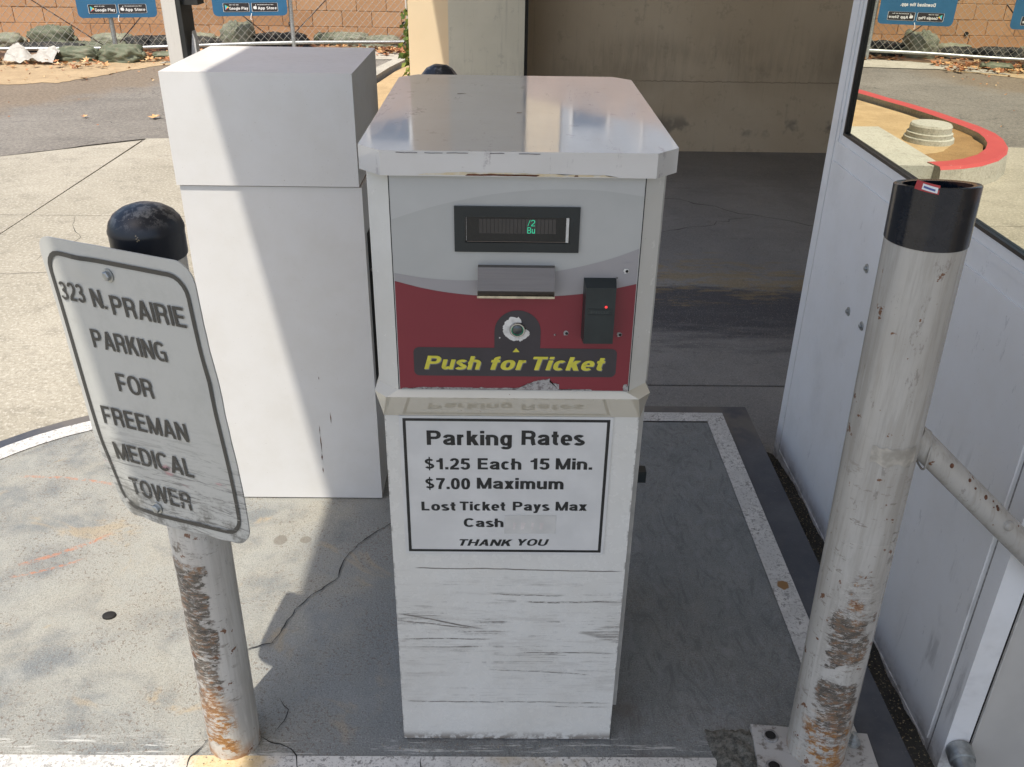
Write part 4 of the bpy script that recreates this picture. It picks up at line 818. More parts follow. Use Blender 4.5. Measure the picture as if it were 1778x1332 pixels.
# dark service opening in the right side with hanging cables
hole = mbox('service_opening', -.3490, -.3478, 2.205, 2.30, .34, .80, M['darkhole']); reparent(hole, cab)
for k, pts in enumerate(([(-.340, 2.23, .78), (-.335, 2.25, .72), (-.34, 2.24, .66), (-.342, 2.27, .58), (-.34, 2.25, .42)], [(-.342, 2.21, .70), (-.33, 2.24, .69), (-.325, 2.29, .67)], [(-.336, 2.28, .76), (-.33, 2.26, .62), (-.34, 2.24, .5), (-.335, 2.26, .38)])):
    bm = bmesh.new(); path_tube(bm, pts, .005, 8); reparent(fin(bm, 'hanging_cable', M['cable'] if k != 2 else M['wood'], smooth=True), cab)
for zz in (.16, .2, .33): pass
# small rust weeps on the front
for (x, z, w_, h_) in ((-.512, .19, .0018, .028), (-.513, .145, .0022, .012), (-.514, .10, .0016, .010), (-.478, .275, .0014, .020), (-.512, .235, .0012, .016), (-.50, .40, .001, .005)):
    P = [(x + random.uniform(-1, 1) * w_ * .3 + sg * w_ * (1 - abs(t)), z + t * h_) for sg, ts in ((1, (-1, -.5, 0, .5, 1)), (-1, (1, .5, 0, -.5, -1))) for t in ts]
    o = plate(P, (0, 2.169, 0), (1, 0, 0), (0, 0, 1), .0006, RW if 'RW' in globals() else M['rust'], None, 'rust_streak'); reparent(o, cab)
# arm: two boards and a dark steel bracket
reparent(mbox('gate_arm', -.957, -.918, 2.70, 2.725, .25, 1.118, M['wood'], bevel=.002), cab)
reparent(mbox('gate_arm', -.957, -.918, 2.70, 2.725, 1.123, 3.6, M['wood'], bevel=.002), cab)
reparent(mbox('arm_bracket', -.9178, -.905, 2.702, 2.80, .3, 1.6, M['bracket'], bevel=.001), cab)
bm = bmesh.new(); v = [bm.verts.new(p) for p in ((-.917, 2.735, 1.0), (-.888, 2.735, 1.0), (-.888, 2.735, 1.19), (-.893, 2.735, 1.215), (-.917, 2.735, 1.08))]; f = bm.faces.new(v); r = bmesh.ops.extrude_face_region(bm, geom=[f]); [setattr(q, 'co', q.co + Vector((0, .03, 0))) for q in r['geom'] if isinstance(q, bmesh.types.BMVert)]
reparent(fin(bm, 'bracket_gusset', M['cab']), cab)
reparent(mbox('pivot_housing', -.905, -.862, 2.72, 2.78, 1.285, 1.42, M['bracket'], bevel=.003), cab)
reparent(mbox('pivot_shaft', -.917, -.80, 2.64, 2.70, .95, 1.01, M['bracket']), cab)

# ------------------------------------------------------------------ ticket machine
KX0, KX1, KF, KB_ = -.198, .232, 1.31, 1.84
kio = empty('ticket_machine', (.017, 1.57, 0), 'cream ticket dispenser with red front panel and parking rates plate', 'ticket machine')
def kp(o): return reparent(o, kio)
kp(mbox('lower_housing', KX0, KX1, KF, KB_, .004, .80, M['lower'], bevel=.005, seg=3))
# upper housing with chamfered front corners; underside ledge slopes back to the lower body
ch = .033; UF = 1.26
bm = bmesh.new(); topo = [(KX0 + ch, UF), (KX1 - ch, UF), (KX1 + .002, UF + ch), (KX1 + .002, KB_ + .002), (KX0 - .002, KB_ + .002), (KX0 - .002, UF + ch)]
a = [bm.verts.new((x, y, .862)) for x, y in topo]; c = [bm.verts.new((x, y, 1.222)) for x, y in topo]
for i in range(6): f = bm.faces.new((a[i], a[(i + 1) % 6], c[(i + 1) % 6], c[i]))
bm.faces.new(c); bm.faces.new(a[::-1])
kp(fin(bm, 'upper_housing', M['body'], bevel=.0025, seg=2, smooth=True, auto=25))
bm = bmesh.new(); lowo = [(KX0 - .001, KF - .0012), (KX1 + .001, KF - .0012), (KX1 + .0015, KF + .003), (KX1 + .0015, KB_ + .001), (KX0 - .0015, KB_ + .001), (KX0 - .0015, KF + .003)]
topl = [(KX0 + ch - .02, UF - .006), (KX1 - ch + .02, UF - .006), (KX1 + .008, UF + ch - .016), (KX1 + .004, KB_), (KX0 - .004, KB_), (KX0 - .008, UF + ch - .016)]
a = [bm.verts.new((x, y, .787)) for x, y in lowo]; c = [bm.verts.new((x, y, .852)) for x, y in topl]; d = [bm.verts.new((x, y, .862)) for x, y in topo]
for i in range(6):
    bm.faces.new((a[i], a[(i + 1) % 6], c[(i + 1) % 6], c[i])); bm.faces.new((c[i], c[(i + 1) % 6], d[(i + 1) % 6], d[i]))
kp(fin(bm, 'underside_ledge', M['ledge'], bevel=.0012, seg=2, smooth=True, auto=25))
# cap
bm = bmesh.new(); cx0, cx1, cf, cb, cc = -.207, .247, 1.243, 1.862, .034
co = [(cx0 + cc, cf), (cx1 - cc, cf), (cx1, cf + cc), (cx1, cb - cc), (cx1 - cc, cb), (cx0 + cc, cb), (cx0, cb - cc), (cx0, cf + cc)]
prism(bm, co, 1.212, 1.247); capo = kp(fin(bm, 'cap', M['cap'], bevel=.004, seg=3, smooth=True, auto=25))
# rust along the cap lip
def blob(pts, O, Rv, Uv, lift, mt, name, jit=.002):
    P = []
    n = len(pts)
    for i in range(n):
        a, c = Vector(pts[i]), Vector(pts[(i + 1) % n])
        for k in range(5): p = a.lerp(c, k / 5); q = mnoise.noise_vector(Vector((p.x * 160, p.y * 160, lift * 900))) * jit; P.append((p.x + q.x, p.y + q.y))
    return kp(plate(P, O, Rv, Uv, lift, mt, None, name))
XZ = ((1, 0, 0), (0, 0, 1))
blob([(-.055, 1.2135), (.045, 1.2130), (.05, 1.2155), (-.01, 1.2160), (-.05, 1.2155)], (0, cf, 0), *XZ, .0006, M['rust'], 'rust_patch', .0012)
blob([(.098, 1.2133), (.104, 1.2133), (.103, 1.2155), (.099, 1.2155)], (0, cf, 0), *XZ, .0006, M['rust'], 'rust_patch', .0008)
b = NB('rust_bleed'); n_ = b.noise(60, 5, .7); mt_bleed = b.out(b.mix(b.sm(n_, .4, .6), (.60, .50, .32), (.62, .58, .48)), .3)
blob([(-.12, 1.2134), (.16, 1.2132), (.14, 1.2156), (.07, 1.2162), (.0, 1.2185), (-.06, 1.218), (-.11, 1.2155)], (0, cf, 0), *XZ, .0003, mt_bleed, 'rust_bleed', .0015)
for (x0, x1, yy) in ((-.085, -.07, 1.66), (.02, .028, 1.5)): blob([(x0, yy), (x1, yy + .002), (x1, yy + .004), (x0, yy + .005)], (0, 0, 1.247), (1, 0, 0), (0, 1, 0), .0004, M['rust'], 'paint_chip', .001)
for (x0, x1) in ((-.15, -.12), (-.11, -.085), (-.08, -.05), (-.02, .0), (.02, .05)): blob([(x0, 1.2452), (x1, 1.245), (x1, 1.2458), (x0, 1.2460)], (0, cf - .0006, -.001), *XZ, .0006, M['char'], 'paint_chip', .0007)
# edge strip and lock on the right side
kp(mbox('side_cover', KX1 + .0022, KX1 + .0165, 1.36, 1.80, .05, 1.209, plain('side_cover_enamel', (.42, .41, .38), .3), bevel=.003))
bm = bmesh.new(); tube(bm, (KX1 + .0165, 1.55, .51), (KX1 + .042, 1.55, .51), .013, 20); box(bm, KX1 + .042, KX1 + .066, 1.538, 1.562, .497, .523); kp(fin(bm, 'lock_handle', M['bezel'], bevel=.002))
for sx in (-1, 1): pass
# --- printed front panel (thin steel door)
PX0, PX1, PZ0, PZ1 = -.1632, .2008, .865, 1.2105
kp(mbox('door_gap', PX0 - .0018, PX1 + .0018, UF - .0006, UF + .004, PZ0 - .0015, 1.2119, M['darkhole']))
pan = mbox('front_panel', PX0, PX1, UF - .0035, UF + .002, PZ0, PZ1, M['grey'], bevel=.0012); kp(pan)
PF = (0, UF - .0035, 0)
def on(pts, lift, mt, name, hole=None):
    o = plate(pts, Vector(PF) - Vector(pan.location), *XZ, lift, mt, None, name, hole=hole); o.parent = kio; o.data.transform(Matrix.Translation(-Vector(kio.location))); return o
eps = .0012
def smooth_pts(pts, n=8):
    out = []
    for i in range(len(pts) - 1):
        p0, p1, p2, p3 = pts[max(0, i - 1)], pts[i], pts[i + 1], pts[min(len(pts) - 1, i + 2)]
        for k in range(n):
            t = k / n; out.append(tuple(.5 * ((2 * p1[j]) + (-p0[j] + p2[j]) * t + (2 * p0[j] - 5 * p1[j] + 4 * p2[j] - p3[j]) * t * t + (-p0[j] + 3 * p1[j] - 3 * p2[j] + p3[j]) * t ** 3) for j in (0, 1)))
    out.append(pts[-1]); return out
x0, x1 = PX0 + eps, PX1 - eps
redt = smooth_pts([(x0, 1.0495), (-.1195, 1.0383), (-.0767, 1.031), (-.0337, 1.0272), (.0238, 1.0258), (.0812, 1.028), (.1242, 1.0326), (.1668, 1.0408), (x1, 1.0488)])
g1t = smooth_pts([(x0, 1.0620), (-.1189, 1.0549), (-.0764, 1.0517), (-.0365, 1.0522), (.0232, 1.0581), (.0798, 1.0678), (.1219, 1.0773), (.1635, 1.0897), (x1, 1.1043)])
bigt = smooth_pts([(x0, 1.1443), (-.1155, 1.1601), (-.0742, 1.1712), (-.0197, 1.1825), (.0345, 1.1892), (.0888, 1.1915), (.1432, 1.1897), (x1, 1.1824)])
def strip(curve, zb, lift, mt, name):
    bm = bmesh.new(); y = PF[1] - lift; A = [bm.verts.new((u, y, v)) for u, v in curve]; Bq = [bm.verts.new((u, y, zb)) for u, v in curve]
    for i in range(len(A) - 1):
        f = bm.faces.new((A[i], A[i + 1], Bq[i + 1], Bq[i])); f.normal_update()
        if f.normal.y > 0: f.normal_flip()
    me = bpy.data.meshes.new(name); bm.to_mesh(me); bm.free(); kp(link(name, me, None, mt))
strip(bigt, PZ1 - eps, .0003, M['pale'], 'pale_swoosh_print')
strip(g1t, 1.0, .0003, M['mid'], 'grey_swoosh_print')
strip(redt, PZ0 + eps, .0007, M['redf'], 'red_print')
# charcoal caption shape: rounded bar plus arch
bar = rrect(-.1385, .1785, .8908, .9405, .009)
arch = [(-.0127, .9400), (.0584, .9400)] + [(.02285 + .03555 * cos(t), .9685 + .0355 * sin(t)) for t in [pi * k / 24 for k in range(25)]]
on(bar, .0011, M['char'], 'caption_print'); on(arch, .0012, M['char'], 'caption_print')
on([(.0155, .9335), (.0265, .9338), (.021, .9408)], .0016, M['yellow'], 'arrow_print')
def ktext(body, x0, x1, base, cap, mt, lift, **k):
    o = lettering(body, (0, k.pop('Y', PF[1]), 0), (1, 0, 0), (0, 0, 1), x0, x1, base, cap, mt, None, lift=lift, **k); return kp(o)
for (t, a, c) in (('Push', -.1225, -.0335), ('for', -.0192, .0372), ('Ticket', .0478, .1612)):
    ktext(t, a + .0012, c + .0012, .9012, .0235, M['shadowg'], .0016, shear=.22, off=.026); ktext(t, a, c, .9027, .0235, M['yellow'], .0020, shear=.22, off=.026)
# worn-off print
random.seed(4)
def ragged(c, r, n, amp, sx=1, sz=1, seed=0): return [(c[0] + r * sx * (1 + amp * mnoise.noise(Vector((cos(t) * 2, sin(t) * 2, seed)))) * cos(t), c[1] + r * sz * (1 + amp * mnoise.noise(Vector((cos(t) * 2, sin(t) * 2, seed)))) * sin(t)) for t in [2 * pi * k / n for k in range(n)]]
bc = (.0226, .9725); PA, PB = [], []
for k in range(61):
    t = radians(62 + 300 * k / 60); e_ = min(1, k / 5, (60 - k) / 3)
    r = .0125 + e_ * (.0072 + .0035 * mnoise.noise(Vector((k * .23, 1, 0))) + .0022 * mnoise.noise(Vector((k * .9, 5, 0)))); r += .003 * math.exp(-((k - 20) / 14) ** 2) + (.0035 if 22 < k < 34 else 0) * mnoise.noise(Vector((k * .6, 0, 2)))
    PA.append((bc[0] + r * cos(t), bc[1] + r * sin(t))); PB.append((bc[0] + .011 * cos(t), bc[1] + .011 * sin(t)))
bm = bmesh.new(); va = [bm.verts.new((u, PF[1] - .0016, v)) for u, v in PA]; vb = [bm.verts.new((u, PF[1] - .0016, v)) for u, v in PB]
for i in range(60): bm.faces.new((va[i], vb[i], vb[i + 1], va[i + 1]))
kp(fin(bm, 'worn_print', M['paintchip']))
on(ragged((-.0045, .958), .0012, 10, .4), .0016, M['paintchip'], 'worn_print')
b = NB('scraped_print'); n_ = b.noise(130, 5, .8); mt_scr = b.out(b.mix(b.sm(n_, .45, .58), (.36, .35, .34), (.17, .15, .15)), .6, bump=n_, bs=.4)
P = [(.019, .8665), (.028, .8715), (.0355, .8752), (.043, .8785), (.0504, .8823), (.060, .8845), (.0759, .8873), (.0747, .8811), (.0899, .8776), (.0904, .8665)]
PP = []
for i in range(len(P) - 1):
    for k in range(6): a = Vector(P[i]).lerp(Vector(P[i + 1]), k / 6); q = mnoise.noise_vector(Vector((a.x * 300, a.y * 300, 0))) * .0014; PP.append((a.x + q.x, max(.8664, a.y + q.y)))
on(PP + [P[-1]], .0012, mt_scr, 'worn_print')
P = [(-.160, .8664)] + [(-.158 + .30 * k / 60, .8682 + .0016 * mnoise.noise(Vector((k * .5, 0, 3))) + .0012 * mnoise.noise(Vector((k * 2.1, 0, 3))) + (.0016 if 4 < k < 40 else 0)) for k in range(61)] + [(.143, .8664)]
on(P, .0010, mt_scr, 'worn_print')
on(ragged((.196, .872), .006, 16, .7, .7, 1.1, 3), .0011, mt_scr, 'worn_print')
# screw holes
for (x, z) in ((.1839, 1.0693), (.0985, .9666), (.181, .9652), (.170, 1.0585), (.0815, .964)):
    r = .0024 if x > .0982 and x != .170 else .001
    on(ragged((x - .001, z), r * 1.7, 14, .6, 1, 1, x * 50), .0014, M['paintchip'] if z > 1.06 else M['greychip'], 'chipped_rim'); on(ragged((x, z), r, 12, .3), .0018, M['darkhole'], 'screw_hole')
blob([(.175, 1.082), (.192, 1.082), (.192, 1.0825), (.175, 1.0825)], PF, *XZ, .0010, M['mid'], 'scratch', .0006)
# display
def frame(x0, x1, z0, z1, i, y0, y1, mt, name, bev=.001):
    bm = bmesh.new(); A = [(x0, z0), (x1, z0), (x1, z1), (x0, z1)]; I = i if isinstance(i, (list, tuple)) else [(x0 + i, z0 + i), (x1 - i, z0 + i), (x1 - i, z1 - i), (x0 + i, z1 - i)]
    F = lambda P, y: [bm.verts.new((p[0], y, p[1])) for p in P]
    a, c, d, e = F(A, y0), F(I, y0), F(I, y1), F(A, y1)
    for k in range(4):
        q = (k + 1) % 4; bm.faces.new((a[k], a[q], c[q], c[k])); bm.faces.new((c[k], c[q], d[q], d[k])); bm.faces.new((a[k], e[k], e[q], a[q])); bm.faces.new((d[k], d[q], e[q], e[k]))
    return fin(bm, name, mt, bevel=bev, seg=1)
Yp = UF - .0035
kp(frame(-.0715, .1100, 1.0977, 1.1660, [(-.0562, 1.1120), (.0962, 1.1120), (.0962, 1.1508), (-.0562, 1.1508)], Yp - .004, Yp - .0003, M['bezel'], 'display_bezel'))
scr = kp(mbox('display_window', -.0560, .0960, Yp - .0012, Yp - .0002, 1.1122, 1.1506, M['screen']))
for k in range(20):
    xx = -.0355 + k * .0056; kp(plate([(xx, 1.1255), (xx + .0048, 1.1255), (xx + .0048, 1.1475), (xx, 1.1475)], (0, Yp - .0013, 0), *XZ, .0003, M['seg'], None, 'display_cell'))
ktext('/2', .0345, .0453, 1.1372, .0092, M['glow'], .0021, Y=Yp, wt=(.12, .10)); ktext('Bu', .0345, .0453, 1.1262, .0092, M['glow'], .0021, Y=Yp, wt=(.12, .10))
kp(mbox('window_trim', .0905, .0945, Yp - .0032, Yp - .0013, 1.1130, 1.1500, M['paintchip'], bevel=.0005)); kp(mbox('window_trim', -.053, .090, Yp - .0022, Yp - .0013, 1.1128, 1.1138, M['steel']))
kp(mbox('window_trim', -.0545, -.0537, Yp - .0022, Yp - .0013, 1.1145, 1.1500, M['greychip']))
# ticket mouth: folded steel hood
bm = bmesh.new(); ya = Yp - .0002; pr = [(ya, 1.0765), (ya - .012, 1.0770), (ya - .024, 1.0445), (ya - .020, 1.0365), (ya, 1.0365)]
L_ = [bm.verts.new((-.0375, y, z)) for y, z in pr]; R_ = [bm.verts.new((.0760, y, z)) for y, z in pr]; bm.faces.new(L_); bm.faces.new(R_[::-1])
for k in range(5): bm.faces.new((L_[k], R_[k], R_[(k + 1) % 5], L_[(k + 1) % 5]))
kp(fin(bm, 'ticket_mouth', M['steel'], bevel=.0012, seg=2, smooth=True, auto=30))
kp(mbox('mouth_lip', -.0385, .0765, Yp - .0225, Yp - .0003, 1.0322, 1.0358, plain('worn_brass_steel', (.58, .54, .42), .3, .9, .2, 80), bevel=.001))
# card reader
bm = bmesh.new(); box(bm, .1205, .1690, Yp - .026, Yp - .0003, .9600, 1.0580)
for v in bm.verts:
    if v.co.y < Yp - .01: v.co.x += .002 if v.co.x < .14 else -.002; v.co.z -= .006 if v.co.z > 1 else -.001
kp(fin(bm, 'card_reader', M['reader'], bevel=.003, seg=3, smooth=True, auto=30))
kp(frame(.1270, .1625, 1.0085, 1.0185, .0007, Yp - .0266, Yp - .0258, M['bezel'], 'reader_badge', 0)); bm = bmesh.new()
ktext('PROX', .131, .159, 1.0105, .0055, plain('reader_emboss', (.035, .045, .045), .4), .0265)
bm = bmesh.new(); lathe(bm, [(.0022, 0), (.0018, .001), (.0, .0014)], 14, Matrix.Translation((.1535, Yp - .0258, 1.0215)) @ Matrix.Rotation(radians(90), 4, 'X'), cap1=False); kp(fin(bm, 'indicator_light', M['led'], smooth=True))
# push button
Mb = Matrix.Translation((bc[0], Yp - .0018, bc[1])) @ Matrix.Rotation(radians(90), 4, 'X')
bm = bmesh.new(); lathe(bm, [(.0124, -.001), (.0124, .002), (.0112, .0038), (.0094, .0038), (.0088, .0015)], 36, Mb, cap0=False, cap1=False); kp(fin(bm, 'button_ring', plain('bright_ring_steel', (.5, .5, .48), .22, 1.), smooth=True, auto=40))
bm = bmesh.new(); lathe(bm, [(.0088, .0008), (.0078, .0030), (.0, .0032)], 30, Mb, cap0=False, cap1=False); kp(fin(bm, 'push_button', plain('button_steel', (.10, .11, .11), .3, .6), smooth=True))
bm = bmesh.new(); lathe(bm, [(.0091, .0009), (.0091, .0017), (.0087, .0017)], 30, Mb, cap0=False, cap1=False); kp(fin(bm, 'button_glow', M['glow']))
# --- parking rates plate
PL = (0, KF - .0022, 0)
kp(mbox('rates_plate', -.1738, .1886, KF - .0022, KF + .001, .4940, .7868, plain('rates_plate_white', (.62, .62, .605), .30, 0, .05, 12), bevel=.0008))
def ring_rect(a, t, mt, lift=.0004):
    x0, x1, z0, z1 = a; kp(plate([(x0, z0), (x1, z0), (x1, z1), (x0, z1)], PL, *XZ, lift, mt, None, 'border_print', hole=[(x0 + t, z0 + t), (x1 - t, z0 + t), (x1 - t, z1 - t), (x0 + t, z1 - t)]))
ring_rect((-.1677, .1835, .4995, .7820), .0052, M['ink'])
def rt(body, x0, x1, base, cap, **k): return ktext(body, x0, x1, base, cap, M['ink'], .0004, Y=PL[1], **k)
rt('Parking', -.1279, .0174, .7293, .0290, off=.024); rt('Rates', .0338, .1424, .7308, .0290, off=.024)
rt('$1.25', -.1327, -.0545, .6793, .0232, off=.022); rt('Each', -.0412, .0347, .6800, .0232, off=.022); rt('15', .0502, .0835, .6806, .0232, off=.022); rt('Min.', .0942, .1578, .6812, .0232, off=.022)
rt('$7.00', -.1330, -.0547, .6380, .0232, off=.022); rt('Maximum', -.0428, .1096, .6394, .0232, off=.022)
rt('Lost', -.1416, -.0810, .5914, .0192, off=.02); rt('Ticket', -.0735, .0075, .5922, .0192, off=.02); rt('Pays', .0210, .0868, .5928, .0192, off=.02); rt('Max', .0972, .1532, .5934, .0192, off=.02)
rt('Cash', -.0668, .0048, .5559, .0190, off=.02); rt('THANK', -.0752, .0218, .5131, .0148, off=.024, shear=.22); rt('YOU', .0320, .0882, .5144, .0148, off=.024, shear=.22)
kp(plate([(.0065, .5415), (.0988, .5424), (.0992, .5833), (.0300, .5830), (.0070, .5815)], PL, *XZ, .0006, M['tapep'], None, 'tape_patch'))
for (x, wd) in ((.022, .006), (.036, .009), (.055, .005), (.070, .008)): kp(plate([(x, .551), (x + wd * .6, .552), (x + wd, .5655), (x, .567)], PL, *XZ, .0007, plain('faded_print', (.60, .56, .54), .4), None, 'faded_print'))
bm = bmesh.new(); tube(bm, (-.200, KF + .05, .615), (-.205, KF + .05, .615), .002, 6); kp(fin(bm, 'rivet', M['darkhole']))

# ------------------------------------------------------------------ bollards
def bollard_tube(bm, p0, p1, r, seg=48, nz=24):
    p0, p1 = Vector(p0), Vector(p1); rings = []
    for i in range(nz + 1):
        p = p0.lerp(p1, i / nz); rings.append([bm.verts.new((p.x + r * cos(t), p.y + r * sin(t), p.z)) for t in (2 * pi * k / seg for k in range(seg))])
    for i in range(nz):
        for k in range(seg): bm.faces.new((rings[i][k], rings[i][(k + 1) % seg], rings[i + 1][(k + 1) % seg], rings[i + 1][k]))
    return rings
sb = empty('bollard', (-.550, 1.305, 0), 'scraped white steel bollard with domed black top behind the parking sign', 'bollard', 'steel bollards on the island')
bm = bmesh.new(); r_ = bollard_tube(bm, (0, 0, -.01), (.012, .0, 1.075), .0515); fin(bm, 'post', M['postL'], sb, smooth=True)
bm = bmesh.new(); lathe(bm, [(.0535, 1.068), (.0545, 1.07), (.0545, 1.106), (.0555, 1.109), (.0550, 1.113), (.0515, 1.124), (.044, 1.134), (.032, 1.142), (.018, 1.147), (.0, 1.1485)], 48, Matrix.Translation((.012, 0, 0)), cap1=False)
fin(bm, 'black_cap', M['black'], sb, smooth=True, auto=50)
rb = empty('bollard', (.657, 1.283, .0), 'leaning white bollard with open black top beside the booth', 'bollard', 'steel bollards on the island')
lean = lambda z: Vector((-.0275 * z / 1.19, -.0 * z, z)); r = .0585
bm = bmesh.new(); bollard_tube(bm, lean(.012), lean(1.115), r); fin(bm, 'post', M['postR'], rb, smooth=True)
bm = bmesh.new(); C0, C1 = lean(1.1145), lean(1.198)
prof = [(r, C0), (r + .0012, C0), (r + .0012, C1), (r - .001, C1 + Vector((0, 0, .0015))), (r - .011, C1), (r - .011, lean(1.06)), (0, lean(1.06))]
rings = [[bm.verts.new(c + Vector((q * cos(2 * pi * k / 48), q * sin(2 * pi * k / 48), (-.0095 * (r * 0 + sin(2 * pi * k / 48)) * q / r + .001 * cos(2 * pi * k / 48)) * (1 if i in (2, 3, 4) else 0)))) for k in range(48)] for i, (q, c) in enumerate(prof)]
for i in range(len(rings) - 1):
    for k in range(48): bm.faces.new((rings[i][k], rings[i][(k + 1) % 48], rings[i + 1][(k + 1) % 48], rings[i + 1][k]))
bmesh.ops.remove_doubles(bm, verts=bm.verts, dist=.0002)
b = NB('black_top_paint'); g = b.noise(30, 6, .75); x, y, z = b.xyz(); rs = b.mul(b.sm(b.ma('ADD', z, b.ma('MULTIPLY', g, .05)), 1.212, 1.218), b.sm(x, -.01, .03))
MT = b.out(b.mix(b.mul(rs, .85), b.mix(b.sm(g, .4, .7), (.009, .012, .018), (.02, .022, .028)), (.14, .065, .04)), .17, bump=g, bs=.2); fin(bm, 'black_top', MT, rb, smooth=True, auto=50)
# sticker on rim
c = lean(1.20)
def wrap(t0, t1, z0, z1, rad, mt, name, thick=.0008, tilt=.25):
    bm = bmesh.new(); L0 = []
    for k in range(9):
        t = radians(t0 + (t1 - t0) * k / 8); row = []
        for zz, rr in ((z0, rad), (z1, rad - (z1 - z0) * tilt), (z1, rad - (z1 - z0) * tilt - thick), (z0, rad - thick)): row.append(bm.verts.new(c + Vector((rr * cos(t), rr * sin(t), zz - .003 * (k / 8)))))
        L0.append(row)
    for k in range(8):
        for q in range(4): bm.faces.new((L0[k][q], L0[k + 1][q], L0[k + 1][(q + 1) % 4], L0[k][(q + 1) % 4]))
    bm.faces.new(L0[0]); bm.faces.new(L0[-1][::-1]); fin(bm, name, mt, rb)
wrap(216, 248, .0015, .0135, r + .0026, M['redlab'], 'sticker'); wrap(226, 246, .0030, .0105, r + .0031, M['white'], 'sticker_print'); wrap(228, 243, .0055, .0080, r + .0034, M['blueink'], 'sticker_print')
# tape remnant around the post
bm = bmesh.new(); A = []
for k in range(15):
    t = radians(232 + 76 * k / 14); c = lean(.78); c2 = lean(.748 + .004 * sin(k)); A.append((bm.verts.new(c + Vector(((r + .0008) * cos(t), (r + .0008) * sin(t), .002 * sin(k * 2)))), bm.verts.new(c2 + Vector(((r + .0008) * cos(t), (r + .0008) * sin(t), 0)))))
for k in range(14): bm.faces.new((A[k][0], A[k + 1][0], A[k + 1][1], A[k][1]))
fin(bm, 'tape_remnant', plain('old_tape', (.42, .39, .335), .3, 0, .2, 60), rb, smooth=True)
# base plate with holes (dark countersunk) and bolts
bm = bmesh.new(); prism(bm, [(-.122, .058), (.119, .034), (.107, -.125), (-.135, -.10)], .004, .016)
b = NB('base_plate_paint'); g = b.noise(35, 6, .75); MTP = b.out(b.mix(b.sm(g, .52, .66), (.42, .41, .39), (.17, .15, .13)), .6, bump=g, bs=.3); fin(bm, 'base_plate', MTP, rb, bevel=.003)
for (x, y) in ((-.088, .026), (-.100, -.050)):
    bm = bmesh.new(); lathe(bm, [(.017, .0005), (.0155, .0035), (.012, .0035), (.0105, -.004), (.0, -.006)], 24, Matrix.Translation((x, y, .0165)), cap0=False, cap1=False); fin(bm, 'bolt_hole', M['greychip'], rb, smooth=True, auto=30)
    bm = bmesh.new(); lathe(bm, [(.0108, .0038), (.0, .0039)], 20, Matrix.Translation((x, y, .0165)), cap0=False, cap1=False); fin(bm, 'hole_dark', M['darkhole'], rb)
bm = bmesh.new(); lathe(bm, [(.016, 0), (.016, .003), (.011, .003)], 20, Matrix.Translation((.080, .012, .0165))); lathe(bm, [(.011, .003), (.011, .012), (.006, .012), (.006, .026), (.0, .027)], 6, Matrix.Translation((.080, .012, .0165)), cap1=False); fin(bm, 'anchor_bolt', M['galv'], rb)
# brace pipe with welds, rust pits and bolt
P0, P1 = Vector((.03, 0, .775)), Vector((.99, .0, -.11)); d = (P1 - P0).normalized(); bm = bmesh.new(); tube(bm, P0, P1, .0238, 32)
fin(bm, 'brace_pipe', M['pipe'], rb, smooth=True, auto=50)
bm = bmesh.new()
pc_ = P0 + d * .045
for k in range(32):
    t = 2 * pi * k / 32
a_ = Vector((0, 1, 0)); b_ = d.cross(a_)
path_tube(bm, [Vector((r + .001 + .0, 0, .744)) + Vector((-(r - math.sqrt(max(0, r * r - (.0265 * cos(t)) ** 2))), .0265 * cos(t), .036 * sin(t))) for t in [2 * pi * k / 24 for k in range(25)]], .0018, 8); fin(bm, 'weld_bead', M['pipe'], rb, smooth=True)
up_ = d.cross(Vector((0, 1, 0))).normalized()
if up_.z < 0: up_ = -up_
for (s_, an, rad) in ((.085, -62, .0045), (.135, -50, .0035), (.155, -58, .0025), (.185, -52, .0045), (.205, -40, .002), (.218, -44, .003), (.222, -50, .004), (.212, -60, .0018), (.285, -35, .002), (.325, -55, .003)):
    n_ = (up_ * sin(radians(90 + an)) + Vector((0, -1, 0)) * cos(radians(90 + an))).normalized(); p = P0 + d * s_ + n_ * .0236; Mx = Matrix.Translation(p) @ n_.to_track_quat('Z', 'Y').to_matrix().to_4x4()
    bm = bmesh.new(); lathe(bm, [(rad, 0), (rad * .8, .0008), (0, .0007)], 9, Mx, cap0=False, cap1=False); 
    for v in bm.verts: v.co += mnoise.noise_vector(v.co * 300) * .0008
    fin(bm, 'rust_pit', M['rust'], rb)
n_ = (up_ * .35 + Vector((0, -1, 0)) * .93).normalized(); Mx = Matrix.Translation(P0 + d * .262 + n_ * .0225) @ n_.to_track_quat('Z', 'Y').to_matrix().to_4x4()
bm = bmesh.new(); lathe(bm, [(.0095, 0), (.0095, .005), (.007, .008), (.0, .009)], 18, Mx, cap1=False); fin(bm, 'pipe_bolt', M['pipe'], rb, smooth=True, auto=40)
# third bollard behind the machine: only its dome shows
tb = empty('bollard', (-.175, 2.50, 0), 'bollard behind the ticket machine with only its black dome showing', 'bollard', 'steel bollards on the island')
bm = bmesh.new(); bollard_tube(bm, (0, 0, 0), (0, 0, 1.05), .050, 32, 2); fin(bm, 'post', M['pipe'], tb, smooth=True)
bm = bmesh.new(); lathe(bm, [(.0535, 1.04), (.0535, 1.128), (.050, 1.140), (.034, 1.160), (.018, 1.168), (.0, 1.170)], 14, cap1=False)
for v in bm.verts: v.co += mnoise.noise_vector(v.co * 40) * .002
fin(bm, 'black_cap', M['black'], tb)

